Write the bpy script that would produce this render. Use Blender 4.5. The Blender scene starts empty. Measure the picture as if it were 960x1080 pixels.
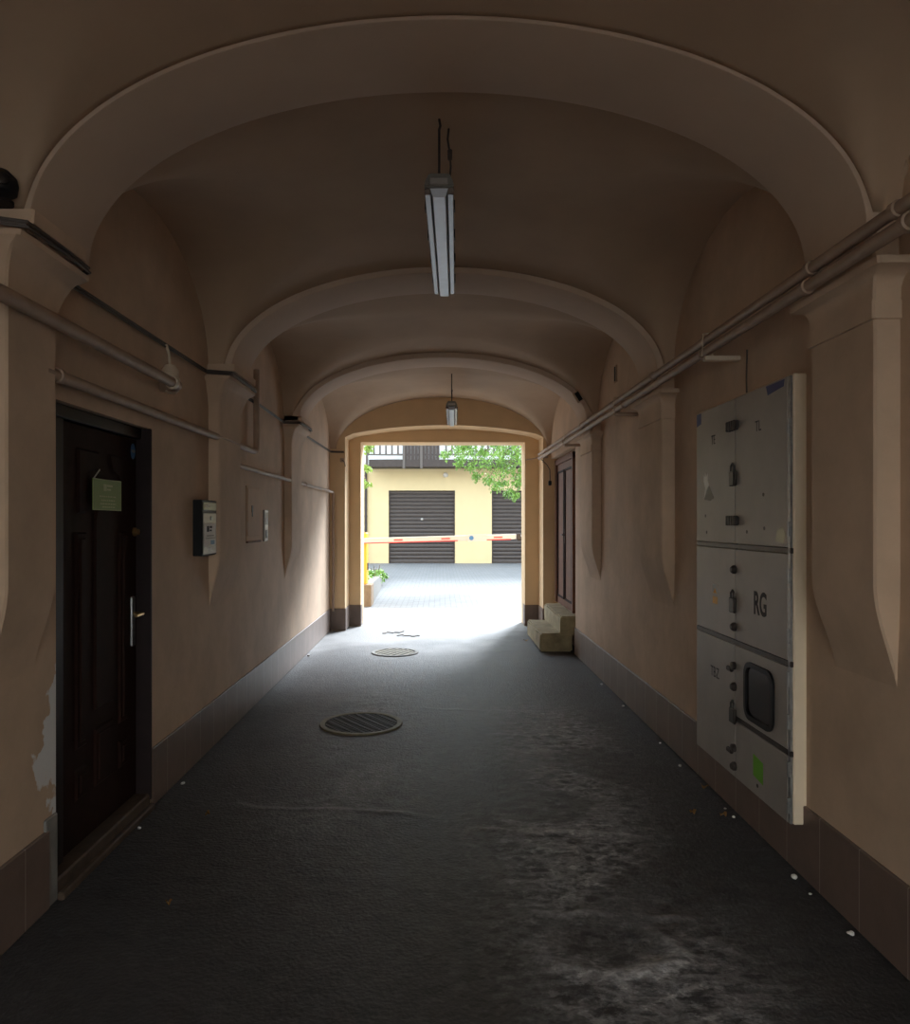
import bpy, bmesh, math, random
from mathutils import Vector, Matrix, noise

random.seed(7)
S = bpy.context.scene
COL = S.collection
PI = math.pi
H = 1.65                 # eye height
WL, WR = -1.68, 1.70     # side wall planes
XC = 0.03                # axis of the vault
Y1, Y2, Y3 = 11.3, 11.8, 12.3   # gateway: inner face, step, outer face
YR = -1.9                # street end of the passage
SPR = 2.75               # springing height

# ------------------------------------------------------------------ materials
def mat(name, col, rough=0.7, metal=0.0, nscale=0, namt=0.0, bump=0.0, bscale=60, spec=0.5, stains=None):
    m = bpy.data.materials.new(name); m.use_nodes = True
    nt = m.node_tree; b = nt.nodes['Principled BSDF']
    b.inputs['Base Color'].default_value = (*col, 1)
    b.inputs['Roughness'].default_value = rough
    b.inputs['Metallic'].default_value = metal
    b.inputs['Specular IOR Level'].default_value = spec
    tc = nt.nodes.new('ShaderNodeTexCoord')
    if namt:
        n = nt.nodes.new('ShaderNodeTexNoise'); n.inputs['Scale'].default_value = nscale
        n.inputs['Detail'].default_value = 6; n.inputs['Roughness'].default_value = 0.6
        nt.links.new(tc.outputs['Object'], n.inputs['Vector'])
        r = nt.nodes.new('ShaderNodeValToRGB')
        r.color_ramp.elements[0].position = 0.3; r.color_ramp.elements[1].position = 0.7
        r.color_ramp.elements[0].color = (*[c * (1 - namt) for c in col], 1)
        r.color_ramp.elements[1].color = (*[min(1, c * (1 + namt)) for c in col], 1)
        nt.links.new(n.outputs['Fac'], r.inputs['Fac'])
        nt.links.new(r.outputs['Color'], b.inputs['Base Color'])
    if bump:
        n2 = nt.nodes.new('ShaderNodeTexNoise'); n2.inputs['Scale'].default_value = bscale
        n2.inputs['Detail'].default_value = 5
        nt.links.new(tc.outputs['Object'], n2.inputs['Vector'])
        bp = nt.nodes.new('ShaderNodeBump'); bp.inputs['Strength'].default_value = bump
        bp.inputs['Distance'].default_value = 0.01
        nt.links.new(n2.outputs['Fac'], bp.inputs['Height'])
        nt.links.new(bp.outputs['Normal'], b.inputs['Normal'])
    return m

M = {}
PL = (0.57, 0.42, 0.305)
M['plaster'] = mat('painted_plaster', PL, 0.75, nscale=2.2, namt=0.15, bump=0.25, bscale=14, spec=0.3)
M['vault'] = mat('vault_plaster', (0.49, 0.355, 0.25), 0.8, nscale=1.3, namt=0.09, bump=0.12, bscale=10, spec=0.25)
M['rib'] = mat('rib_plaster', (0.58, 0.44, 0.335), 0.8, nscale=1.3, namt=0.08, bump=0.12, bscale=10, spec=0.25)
M['end'] = mat('ochre_plaster', (0.72, 0.52, 0.31), 0.8, nscale=1.6, namt=0.08, bump=0.15, bscale=14, spec=0.25)
M['dado'] = mat('dado_paint', (0.17, 0.115, 0.09), 0.55, nscale=5, namt=0.15, bump=0.1)
M['cream'] = mat('cream_plaster', (0.80, 0.68, 0.52), 0.7, nscale=4, namt=0.06, bump=0.1)
M['pipe'] = mat('painted_pipe', (0.38, 0.27, 0.20), 0.6, nscale=9, namt=0.12)
M['pale_pipe'] = mat('pale_pipe', (0.66, 0.55, 0.42), 0.5, nscale=9, namt=0.1)
M['cable'] = mat('black_cable', (0.07, 0.052, 0.043), 0.5)
M['door'] = mat('dark_brown_door', (0.022, 0.010, 0.008), 0.7, spec=0.10, nscale=12, namt=0.2)
M['door_frame'] = mat('dark_door_frame', (0.020, 0.013, 0.014), 0.5, spec=0.22, nscale=12, namt=0.15)
M['wood'] = mat('brown_wood', (0.15, 0.068, 0.042), 0.65, spec=0.2, nscale=14, namt=0.2)
M['sill'] = mat('worn_sill', (0.07, 0.045, 0.03), 0.7, nscale=14, namt=0.4)
M['brass'] = mat('brass', (0.65, 0.45, 0.22), 0.3, 1.0)
M['steel'] = mat('steel', (0.38, 0.39, 0.40), 0.45, 1.0, nscale=30, namt=0.2)
M['grey_metal'] = mat('grey_cabinet_paint', (0.36, 0.335, 0.31), 0.5, nscale=3.5, namt=0.10, bump=0.05, bscale=40)
M['dark_metal'] = mat('dark_metal', (0.05, 0.04, 0.038), 0.5, 0.3, nscale=20, namt=0.3)
M['black'] = mat('black_plastic', (0.012, 0.012, 0.014), 0.5, spec=0.2)
M['ink'] = mat('black_ink', (0.05, 0.05, 0.055), 0.8)
M['window'] = mat('dark_window', (0.02, 0.017, 0.016), 0.15)
M['green'] = mat('green_sign', (0.17, 0.27, 0.07), 0.5)
M['pale_green'] = mat('pale_green_print', (0.36, 0.42, 0.20), 0.6)
M['lime'] = mat('lime_sticker', (0.16, 0.48, 0.03), 0.6)
M['blue'] = mat('blue_sticker', (0.05, 0.07, 0.20), 0.6)
M['skyblue'] = mat('light_blue_sticker', (0.08, 0.22, 0.45), 0.5)
M['white'] = mat('white_paint', (0.82, 0.82, 0.80), 0.5)
M['boom_white'] = mat('boom_white_paint', (0.60, 0.57, 0.54), 0.5)
M['paper'] = mat('white_paper', (0.9, 0.9, 0.88), 0.8)
M['orange'] = mat('orange_print', (0.75, 0.40, 0.08), 0.6)
M['orange_paint'] = mat('orange_barrier_paint', (0.85, 0.42, 0.03), 0.45)
M['red'] = mat('red_reflector', (0.75, 0.06, 0.06), 0.4)
M['olive'] = mat('olive_plate', (0.30, 0.30, 0.22), 0.4, 0.4)
M['panel_grey'] = mat('grey_plate', (0.36, 0.34, 0.32), 0.4, 0.3)
M['lamp_body'] = mat('grey_lamp_housing', (0.20, 0.19, 0.17), 0.45, nscale=12, namt=0.15)
M['diffuser'] = mat('milky_diffuser', (0.62, 0.67, 0.76), 0.22, nscale=10, namt=0.06)
M['clear'] = mat('clear_edge', (0.20, 0.16, 0.14), 0.2)
M['iron'] = mat('cast_iron', (0.030, 0.026, 0.023), 0.65, 0.2, nscale=25, namt=0.3, bump=0.2)
M['iron_rim'] = mat('worn_iron_rim', (0.15, 0.13, 0.08), 0.6, 0.2, nscale=20, namt=0.3)
M['pit'] = mat('drain_pit', (0.006, 0.006, 0.006), 0.9)
M['stone'] = mat('worn_stone_step', (0.30, 0.25, 0.15), 0.8, nscale=7, namt=0.35, bump=0.4, bscale=30)
M['kerb'] = mat('concrete_kerb', (0.20, 0.195, 0.185), 0.85, nscale=8, namt=0.15, bump=0.2)
M['brownstone'] = mat('brown_stone', (0.25, 0.18, 0.12), 0.85, nscale=8, namt=0.2, bump=0.2)
M['yellow_wall'] = mat('pale_yellow_render', (0.66, 0.53, 0.30), 0.85, nscale=2, namt=0.03)
M['white_wall'] = mat('white_render', (0.88, 0.88, 0.86), 0.85)
M['shutter'] = mat('dark_roller_slats', (0.058, 0.046, 0.041), 0.5, 0.1, nscale=6, namt=0.1)
M['brown_board'] = mat('dark_brown_board', (0.045, 0.033, 0.028), 0.7, nscale=8, namt=0.2)
M['rail'] = mat('grey_brown_rail', (0.10, 0.085, 0.075), 0.6)
M['leaf'] = mat('green_leaf', (0.16, 0.32, 0.06), 0.55, nscale=3, namt=0.35)
M['leaf2'] = mat('pale_leaf', (0.30, 0.46, 0.10), 0.55, nscale=3, namt=0.3)
M['bark'] = mat('bark', (0.14, 0.10, 0.07), 0.9, nscale=15, namt=0.3, bump=0.4)
M['dry_leaf'] = mat('dry_leaf', (0.35, 0.19, 0.06), 0.8)
M['soil'] = mat('soil', (0.08, 0.06, 0.04), 0.95, nscale=20, namt=0.3)
M['street'] = mat('street_asphalt', (0.10, 0.10, 0.10), 0.85, nscale=20, namt=0.2)
M['bounce_facade'] = mat('warm_bounce_facade', (0.80, 0.73, 0.62), 0.9, nscale=2, namt=0.05)  # for the unseen wall that throws warm light back

def leaf_translucent(m):
    b = m.node_tree.nodes['Principled BSDF']
    b.inputs['Subsurface Weight'].default_value = 0.0
    b.inputs['Transmission Weight'].default_value = 0.0
for k in ('leaf', 'leaf2'): leaf_translucent(M[k])

# left wall plaster with a peeled bare patch beside the door
def wall_left_mat():
    m = mat('painted_plaster_peeled', PL, 0.75, nscale=2.2, namt=0.15, bump=0.25, bscale=14, spec=0.3)
    nt = m.node_tree; b = nt.nodes['Principled BSDF']
    src = b.inputs['Base Color'].links[0].from_socket
    tc = nt.nodes.new('ShaderNodeTexCoord')
    sp = nt.nodes.new('ShaderNodeSeparateXYZ'); nt.links.new(tc.outputs['Object'], sp.inputs[0])
    nz = nt.nodes.new('ShaderNodeTexNoise'); nz.inputs['Scale'].default_value = 7; nz.inputs['Detail'].default_value = 6
    nt.links.new(tc.outputs['Object'], nz.inputs['Vector'])
    def math_(op, a, bb):
        n = nt.nodes.new('ShaderNodeMath'); n.operation = op
        for i, v in enumerate((a, bb)):
            if isinstance(v, (int, float)): n.inputs[i].default_value = v
            else: nt.links.new(v, n.inputs[i])
        return n.outputs[0]
    dz = math_('ABSOLUTE', math_('SUBTRACT', sp.outputs['Z'], 0.68), 0)
    dz = math_('MULTIPLY', dz, 0.42)
    edge = math_('ABSOLUTE', math_('SUBTRACT', sp.outputs['Y'], 3.24), 0)      # distance from the door edge
    lim = math_('MULTIPLY', math_('SUBTRACT', nz.outputs['Fac'], 0.22), 0.55)
    lim = math_('SUBTRACT', lim, dz)
    f = math_('MULTIPLY', math_('SUBTRACT', lim, edge), 60)
    cl = nt.nodes.new('ShaderNodeClamp'); nt.links.new(f, cl.inputs[0])
    mx = nt.nodes.new('ShaderNodeMix'); mx.data_type = 'RGBA'
    nt.links.new(cl.outputs[0], mx.inputs['Factor'])
    nt.links.new(src, mx.inputs['A']); mx.inputs['B'].default_value = (0.74, 0.74, 0.75, 1)
    nt.links.new(mx.outputs['Result'], b.inputs['Base Color'])
    return m
M['plaster_left'] = wall_left_mat()

# dado tiles: thin pale joints every 0.31 m along the passage
def dado_mat():
    m = mat('brown_dado_tiles', (0.165, 0.115, 0.092), 0.5, nscale=5, namt=0.14, bump=0.08)
    nt = m.node_tree; b = nt.nodes['Principled BSDF']
    src = b.inputs['Base Color'].links[0].from_socket
    tc = nt.nodes.new('ShaderNodeTexCoord')
    sp = nt.nodes.new('ShaderNodeSeparateXYZ'); nt.links.new(tc.outputs['Object'], sp.inputs[0])
    a = nt.nodes.new('ShaderNodeMath'); a.operation = 'ADD'; a.inputs[1].default_value = 31 - 2.97
    nt.links.new(sp.outputs['Y'], a.inputs[0])
    mo = nt.nodes.new('ShaderNodeMath'); mo.operation = 'MODULO'; mo.inputs[1].default_value = 0.31
    nt.links.new(a.outputs[0], mo.inputs[0])
    lt = nt.nodes.new('ShaderNodeMath'); lt.operation = 'LESS_THAN'; lt.inputs[1].default_value = 0.006
    nt.links.new(mo.outputs[0], lt.inputs[0])
    mx = nt.nodes.new('ShaderNodeMix'); mx.data_type = 'RGBA'
    nt.links.new(lt.outputs[0], mx.inputs['Factor'])
    nt.links.new(src, mx.inputs['A']); mx.inputs['B'].default_value = (0.30, 0.25, 0.22, 1)
    nt.links.new(mx.outputs['Result'], b.inputs['Base Color'])
    return m
M['tiles'] = dado_mat()

def floor_mat():
    m = bpy.data.materials.new('old_asphalt'); m.use_nodes = True
    nt = m.node_tree; b = nt.nodes['Principled BSDF']; L = nt.links.new
    tc = nt.nodes.new('ShaderNodeTexCoord')
    n1 = nt.nodes.new('ShaderNodeTexNoise'); n1.inputs['Scale'].default_value = 1.3; n1.inputs['Detail'].default_value = 8
    n1.inputs['Roughness'].default_value = 0.65
    L(tc.outputs['Object'], n1.inputs['Vector'])
    r1 = nt.nodes.new('ShaderNodeValToRGB')
    r1.color_ramp.elements[0].position = 0.3; r1.color_ramp.elements[1].position = 0.72
    r1.color_ramp.elements[0].color = (0.020, 0.0195, 0.021, 1); r1.color_ramp.elements[1].color = (0.052, 0.052, 0.056, 1)
    L(n1.outputs['Fac'], r1.inputs['Fac'])
    at = nt.nodes.new('ShaderNodeAttribute'); at.attribute_name = 'wear'
    n2 = nt.nodes.new('ShaderNodeTexNoise'); n2.inputs['Scale'].default_value = 40; n2.inputs['Detail'].default_value = 4
    L(tc.outputs['Object'], n2.inputs['Vector'])
    def mth(op, a, c, clamp=False):
        n = nt.nodes.new('ShaderNodeMath'); n.operation = op; n.use_clamp = clamp
        for i, v in enumerate((a, c)):
            if isinstance(v, (int, float)): n.inputs[i].default_value = v
            else: L(v, n.inputs[i])
        return n.outputs[0]
    mp = nt.nodes.new('ShaderNodeMapping'); mp.inputs['Scale'].default_value = (1.0, 1.5, 1.0)
    L(tc.outputs['Object'], mp.inputs['Vector'])
    wn = nt.nodes.new('ShaderNodeTexNoise'); wn.inputs['Scale'].default_value = 5.0; wn.inputs['Detail'].default_value = 10
    wn.inputs['Roughness'].default_value = 0.68; wn.inputs['Distortion'].default_value = 0.15
    L(mp.outputs['Vector'], wn.inputs['Vector'])
    rg = mth('SUBTRACT', 1.0, mth('MULTIPLY', mth('ABSOLUTE', mth('SUBTRACT', wn.outputs['Fac'], 0.5), 0), 9.0), True)   # thin ridge lines
    bd = nt.nodes.new('ShaderNodeAttribute'); bd.attribute_name = 'band'
    wq = nt.nodes.new('ShaderNodeTexNoise'); wq.inputs['Scale'].default_value = 11; wq.inputs['Detail'].default_value = 8; wq.inputs['Roughness'].default_value = 0.7
    L(mp.outputs['Vector'], wq.inputs['Vector'])
    lump = mth('MULTIPLY', mth('SUBTRACT', wq.outputs['Fac'], 0.53), 12.0, True)
    rb = mth('MULTIPLY', mth('ADD', mth('MULTIPLY', mth('POWER', rg, 1.4), 0.55), mth('MULTIPLY', lump, 0.6)), bd.outputs['Fac'], True)
    w1 = mth('MULTIPLY', mth('MULTIPLY', at.outputs['Fac'], n2.outputs['Fac']), 1.3)
    mu2n = mth('ADD', mth('MULTIPLY', rb, mth('ADD', n2.outputs['Fac'], 0.25)), w1, True)
    ol = nt.nodes.new('ShaderNodeAttribute'); ol.attribute_name = 'oil'
    oz = mth('MULTIPLY', ol.outputs['Fac'], mth('ADD', mth('MULTIPLY', n1.outputs['Fac'], 0.9), 0.25), True)
    mo = nt.nodes.new('ShaderNodeMix'); mo.data_type = 'RGBA'
    L(oz, mo.inputs['Factor']); L(r1.outputs['Color'], mo.inputs['A']); mo.inputs['B'].default_value = (0.022, 0.018, 0.013, 1)
    mx = nt.nodes.new('ShaderNodeMix'); mx.data_type = 'RGBA'
    L(mu2n, mx.inputs['Factor']); L(mo.outputs['Result'], mx.inputs['A'])
    mx.inputs['B'].default_value = (0.62, 0.62, 0.63, 1)
    at2 = nt.nodes.new('ShaderNodeAttribute'); at2.attribute_name = 'gate_light'
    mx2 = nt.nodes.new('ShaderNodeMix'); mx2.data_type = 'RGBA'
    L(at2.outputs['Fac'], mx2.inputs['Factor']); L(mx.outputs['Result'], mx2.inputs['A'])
    mx2.inputs['B'].default_value = (0.24, 0.24, 0.24, 1)  # paler tone painted in for the light at the gateway
    L(mx2.outputs['Result'], b.inputs['Base Color'])
    b.inputs['Roughness'].default_value = 0.55
    n3 = nt.nodes.new('ShaderNodeTexNoise'); n3.inputs['Scale'].default_value = 55; n3.inputs['Detail'].default_value = 6
    L(tc.outputs['Object'], n3.inputs['Vector'])
    bp = nt.nodes.new('ShaderNodeBump'); bp.inputs['Strength'].default_value = 0.55; bp.inputs['Distance'].default_value = 0.012
    L(mth('ADD', n3.outputs['Fac'], mth('MULTIPLY', rb, 0.9)), bp.inputs['Height']); L(bp.outputs['Normal'], b.inputs['Normal'])
    return m
M['floor'] = floor_mat()

def paving_mat():
    m = bpy.data.materials.new('grey_paving_blocks'); m.use_nodes = True
    nt = m.node_tree; b = nt.nodes['Principled BSDF']; L = nt.links.new
    tc = nt.nodes.new('ShaderNodeTexCoord')
    br = nt.nodes.new('ShaderNodeTexBrick')
    br.inputs['Scale'].default_value = 1.0
    br.inputs['Brick Width'].default_value = 0.22; br.inputs['Row Height'].default_value = 0.11
    br.inputs['Mortar Size'].default_value = 0.006
    br.inputs['Color1'].default_value = (0.21, 0.215, 0.22, 1); br.inputs['Color2'].default_value = (0.175, 0.18, 0.185, 1)
    br.inputs['Mortar'].default_value = (0.09, 0.09, 0.09, 1)
    L(tc.outputs['Object'], br.inputs['Vector'])
    L(br.outputs['Color'], b.inputs['Base Color'])
    b.inputs['Roughness'].default_value = 0.8
    return m
M['paving'] = paving_mat()
M['concrete'] = mat('pale_concrete_apron', (0.27, 0.27, 0.27), 0.75, nscale=2, namt=0.08, bump=0.15)

# ------------------------------------------------------------------ mesh helpers
class MB:
    def __init__(s): s.bm = bmesh.new()
    def box(s, x0, x1, y0, y1, z0, z1, bev=0.0, seg=1):
        r = bmesh.ops.create_cube(s.bm, size=1)
        vs = r['verts']
        for v in vs:
            v.co = Vector(((x0 + x1) / 2 + v.co.x * (x1 - x0), (y0 + y1) / 2 + v.co.y * (y1 - y0), (z0 + z1) / 2 + v.co.z * (z1 - z0)))
        if bev:
            es = list({e for v in vs for e in v.link_edges})
            bmesh.ops.bevel(s.bm, geom=es, offset=bev, segments=seg, affect='EDGES', profile=0.5)
        return s
    def prism(s, poly, z0, z1, inset=0.0):
        """polygon in local x,y extruded along z; inset shrinks the far face (a chamfered raised field)"""
        c = Vector((sum(p[0] for p in poly) / len(poly), sum(p[1] for p in poly) / len(poly)))
        n = len(poly)
        area = sum(poly[i][0] * poly[(i + 1) % n][1] - poly[(i + 1) % n][0] * poly[i][1] for i in range(n))
        if area < 0: poly = poly[::-1]
        b = [s.bm.verts.new((p[0], p[1], z0)) for p in poly]
        top = []
        for i in range(n):
            p = Vector(poly[i]); a = Vector(poly[i - 1]); d = Vector(poly[(i + 1) % n])
            e1 = (p - a).normalized(); e2 = (d - p).normalized()
            n1 = Vector((-e1.y, e1.x)); n2 = Vector((-e2.y, e2.x))
            k = (n1 + n2); k = k / max(0.2, (1 + n1.dot(n2)))
            q = p + k * inset
            top.append(s.bm.verts.new((q.x, q.y, z1)))
        s.bm.faces.new(b[::-1]); s.bm.faces.new(top)
        for i in range(n):
            j = (i + 1) % n
            s.bm.faces.new((b[i], b[j], top[j], top[i]))
        return s
    def tube(s, pts, r, n=12, caps=True):
        pts = [Vector(p) for p in pts]
        rs = r if isinstance(r, (list, tuple)) else [r] * len(pts)
        rings = []
        t0 = (pts[1] - pts[0]).normalized()
        up = Vector((0, 0, 1)) if abs(t0.z) < 0.9 else Vector((1, 0, 0))
        nrm = (up - t0 * up.dot(t0)).normalized()
        for i, p in enumerate(pts):
            if i == 0: t = t0
            elif i == len(pts) - 1: t = (pts[i] - pts[i - 1]).normalized()
            else: t = ((pts[i] - pts[i - 1]).normalized() + (pts[i + 1] - pts[i]).normalized()).normalized()
            nrm = (nrm - t * nrm.dot(t)).normalized()
            bn = t.cross(nrm)
            rings.append([s.bm.verts.new(p + (nrm * math.cos(2 * PI * k / n) + bn * math.sin(2 * PI * k / n)) * rs[i]) for k in range(n)])
        for a, b in zip(rings, rings[1:]):
            for k in range(n):
                s.bm.faces.new((a[k], a[(k + 1) % n], b[(k + 1) % n], b[k]))
        if caps:
            s.bm.faces.new(rings[0][::-1]); s.bm.faces.new(rings[-1])
        return s
    def lathe(s, prof, n=32, mtx=None):
        """profile of (r, z) turned about z"""
        mtx = mtx or Matrix()
        rings = []
        for r, z in prof:
            if r < 1e-6: rings.append([s.bm.verts.new(mtx @ Vector((0, 0, z)))])
            else: rings.append([s.bm.verts.new(mtx @ Vector((r * math.cos(2 * PI * k / n), r * math.sin(2 * PI * k / n), z))) for k in range(n)])
        for a, b in zip(rings, rings[1:]):
            for k in range(n):
                j = (k + 1) % n
                if len(a) == 1 and len(b) == 1: continue
                if len(a) == 1: s.bm.faces.new((a[0], b[j], b[k]))
                elif len(b) == 1: s.bm.faces.new((a[k], a[j], b[0]))
                else: s.bm.faces.new((a[k], a[j], b[j], b[k]))
        return s
    def build(s, name, m, parent=None, smooth=True, ang=35):
        bmesh.ops.recalc_face_normals(s.bm, faces=s.bm.faces)
        me = bpy.data.meshes.new(name); s.bm.to_mesh(me); s.bm.free()
        if smooth:
            me.polygons.foreach_set('use_smooth', [True] * len(me.polygons))
            me.set_sharp_from_angle(angle=math.radians(ang))
        me.materials.append(M[m] if isinstance(m, str) else m)
        o = bpy.data.objects.new(name, me); COL.objects.link(o)
        if parent: o.parent = parent
        return o

def tag(o, label=None, cat=None, group=None, kind=None):
    if label: o['label'] = label
    if cat: o['category'] = cat
    if group: o['group'] = group
    if kind: o['kind'] = kind
    return o
def struct(o, label=None, cat=None): return tag(o, label, cat, kind='structure')
def empty(name, loc=(0, 0, 0), side=None):
    o = bpy.data.objects.new(name, None); COL.objects.link(o); o.empty_display_size = 0.1
    if side == 'L': R = Matrix(((0, 0, 1), (1, 0, 0), (0, 1, 0)))      # local x -> +Y, y -> +Z, z -> +X
    elif side == 'R': R = Matrix(((0, 0, -1), (-1, 0, 0), (0, 1, 0)))  # local x -> -Y, y -> +Z, z -> -X
    elif side == 'F': R = Matrix(((1, 0, 0), (0, 0, -1), (0, 1, 0)))   # local x -> +X, y -> +Z, z -> -Y (faces the camera)
    else: R = Matrix.Identity(3)
    o.matrix_world = Matrix.Translation(Vector(loc)) @ R.to_4x4()
    return o
def text(body, x, y, h, z, m, parent, name='lettering', sx=1.0, thick=0.0006, bold=0.0):
    """lettering lying in the parent's local x,y plane, lower left corner at x,y, capital height h"""
    cu = bpy.data.curves.new('lettering_curve', 'FONT'); cu.body = body; cu.size = h / 0.70; cu.extrude = thick; cu.offset = bold
    o = bpy.data.objects.new('lettering_curve', cu); COL.objects.link(o)
    dg = bpy.context.evaluated_depsgraph_get()
    me = bpy.data.meshes.new_from_object(o.evaluated_get(dg))
    bpy.data.objects.remove(o); bpy.data.curves.remove(cu)
    for v in me.vertices: v.co = Vector((x + v.co.x * sx, y + v.co.y, z + v.co.z))
    me.name = name; me.materials.clear(); me.materials.append(M[m])
    q = bpy.data.objects.new(name, me); COL.objects.link(q); q.parent = parent
    return q
def rrect(x0, x1, y0, y1, r, n=6):
    P = []
    for cx, cy, a in ((x1 - r, y0 + r, -90), (x1 - r, y1 - r, 0), (x0 + r, y1 - r, 90), (x0 + r, y0 + r, 180)):
        for k in range(n + 1):
            t = math.radians(a + 90 * k / n); P.append((cx + r * math.cos(t), cy + r * math.sin(t)))
    return P
def ellipse(cx, cy, a, b, n=32): return [(cx + a * math.cos(2 * PI * k / n), cy + b * math.sin(2 * PI * k / n)) for k in range(n)]
def arc_bend(p, q, r_, k=5): pass

# ------------------------------------------------------------------ vault
RIBS = [(0.11, 0.59, 0.757), (2.73, 3.20, 0.757), (5.37, 5.86, 0.711), (7.95, 8.43, 0.67)]
APEX = [(-9, 3.57), (2.95, 3.57), (3.1, 3.62), (3.8, 3.59), (5.37, 3.525), (5.86, 3.51), (7.95, 3.495), (8.43, 3.49), (11.3, 3.56), (13, 3.56)]
def lerp_tab(t, x):
    for (a, va), (b, vb) in zip(t, t[1:]):
        if x <= b: return va + (vb - va) * max(0, (x - a)) / (b - a)
    return t[-1][1]
BAYS = [(-2.03, 0.11), (0.59, 2.73), (3.20, 5.37), (5.86, 7.95), (8.43, Y1)]
AL = 1.61
def vault_z(x, y):
    al, ap = AL, lerp_tab(APEX, y)
    for a, b, _b in RIBS:                  # plaster coves where the vault meets a rib
        d = a - y
        cw, cd = (0.55, 0.050) if a < 3 else (0.16, 0.02)
        if 0 <= d < cw:
            f = (1 - d / cw) ** 2; ap -= cd * f; al -= cd * 0.95 * f
    q = 1 - ((x - XC) / al) ** 2
    zl = SPR + (ap - SPR) * math.sqrt(q) if q > 0 else SPR - 0.05
    zt = SPR - 0.05
    for a, b in BAYS:
        if a < y < b:
            t = 1 - ((y - (a + b) / 2) / ((b - a) / 2)) ** 2
            zt = SPR + 0.74 * max(0, t) ** 0.5
    k = 0.10
    hh = max(k - abs(zl - zt), 0) / k
    return max(zl, zt) + hh * hh * k * 0.25

def make_ceiling():
    xs = [XC - 1.80, XC - 1.75, XC - 1.70, XC - 1.66, XC - 1.63]
    n = 110
    xs += [XC - AL * math.cos(PI * i / n) for i in range(n + 1)]
    xs += [XC + 1.63, XC + 1.66, XC + 1.70, XC + 1.75, XC + 1.80]
    ys = []
    y = YR
    while y < Y1 + 0.1:
        ys.append(y); y += 0.022 if y > 1.5 else 0.08
    ys.append(Y1 + 0.12)
    vs = [(x, y, vault_z(x, y)) for y in ys for x in xs]
    nx = len(xs)
    fs = [(j * nx + i, j * nx + i + 1, (j + 1) * nx + i + 1, (j + 1) * nx + i) for j in range(len(ys) - 1) for i in range(nx - 1)]
    me = bpy.data.meshes.new('ceiling'); me.from_pydata(vs, [], fs)
    me.polygons.foreach_set('use_smooth', [True] * len(me.polygons))
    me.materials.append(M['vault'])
    o = bpy.data.objects.new('ceiling', me); COL.objects.link(o)
    o.modifiers.new('thickness', 'SOLIDIFY').thickness = 0.12
    o.modifiers['thickness'].offset = 1.0 if me.polygons[0].normal.z > 0 else -1.0
    return struct(o)
make_ceiling()

TRIM = [0]
def trim_name():
    TRIM[0] += 1
    return 'trim_%d' % TRIM[0]

def make_rib(y0, y1, b):
    a = 1.545; n = 72; bv = 0.012
    prof = []          # cross-section across y of the soffit with rounded arrises: (y, offset outwards)
    prof = [(y0, 0.28), (y0, bv), (y0 + bv * 0.3, bv * 0.3), (y0 + bv, 0), (y1 - bv, 0), (y1 - bv * 0.3, bv * 0.3), (y1, bv), (y1, 0.28)]
    bm = bmesh.new(); rings = []
    for i in range(n + 1):
        t = PI * i / n
        ring = []
        for y, o in prof:
            ring.append(bm.verts.new((XC + (a + o * 0.75) * math.cos(t), y, SPR + (b + o * 0.75) * math.sin(t))))
        rings.append(ring)
    # straight feet down behind the capitals
    foot0 = [bm.verts.new((v.co.x, v.co.y, SPR - 0.03)) for v in rings[0]]
    foot1 = [bm.verts.new((v.co.x, v.co.y, SPR - 0.03)) for v in rings[-1]]
    rings = [foot0] + rings + [foot1]
    m = len(prof)
    for r0, r1 in zip(rings, rings[1:]):
        for k in range(m):
            bm.faces.new((r0[k], r0[(k + 1) % m], r1[(k + 1) % m], r1[k]))
    bm.faces.new(rings[0]); bm.faces.new(rings[-1])
    w = MB(); w.bm.free(); w.bm = bm
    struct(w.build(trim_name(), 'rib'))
for r in RIBS: make_rib(*r)

def make_pilaster(side, y0, y1, prof):
    """prof: list of (z, projection, flare along y)"""
    wall = WL if side < 0 else WR
    back = wall + side * 0.05
    bm = bmesh.new(); rings = []
    for z, d, fy in prof:
        x = wall - side * d
        c = min(0.008, max(d, 0.0005) * 0.4)
        a, b = y0 - fy, y1 + fy
        pts = [(back, a), (x + side * c, a), (x, a + c), (x, b - c), (x + side * c, b), (back, b)]
        rings.append([bm.verts.new((p[0], p[1], z)) for p in pts])
    for r0, r1 in zip(rings, rings[1:]):
        for k in range(6):
            bm.faces.new((r0[k], r0[(k + 1) % 6], r1[(k + 1) % 6], r1[k]))
    bm.faces.new(rings[0]); bm.faces.new(rings[-1])
    w = MB(); w.bm.free(); w.bm = bm
    struct(w.build(trim_name(), 'plaster', ang=30))

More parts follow.
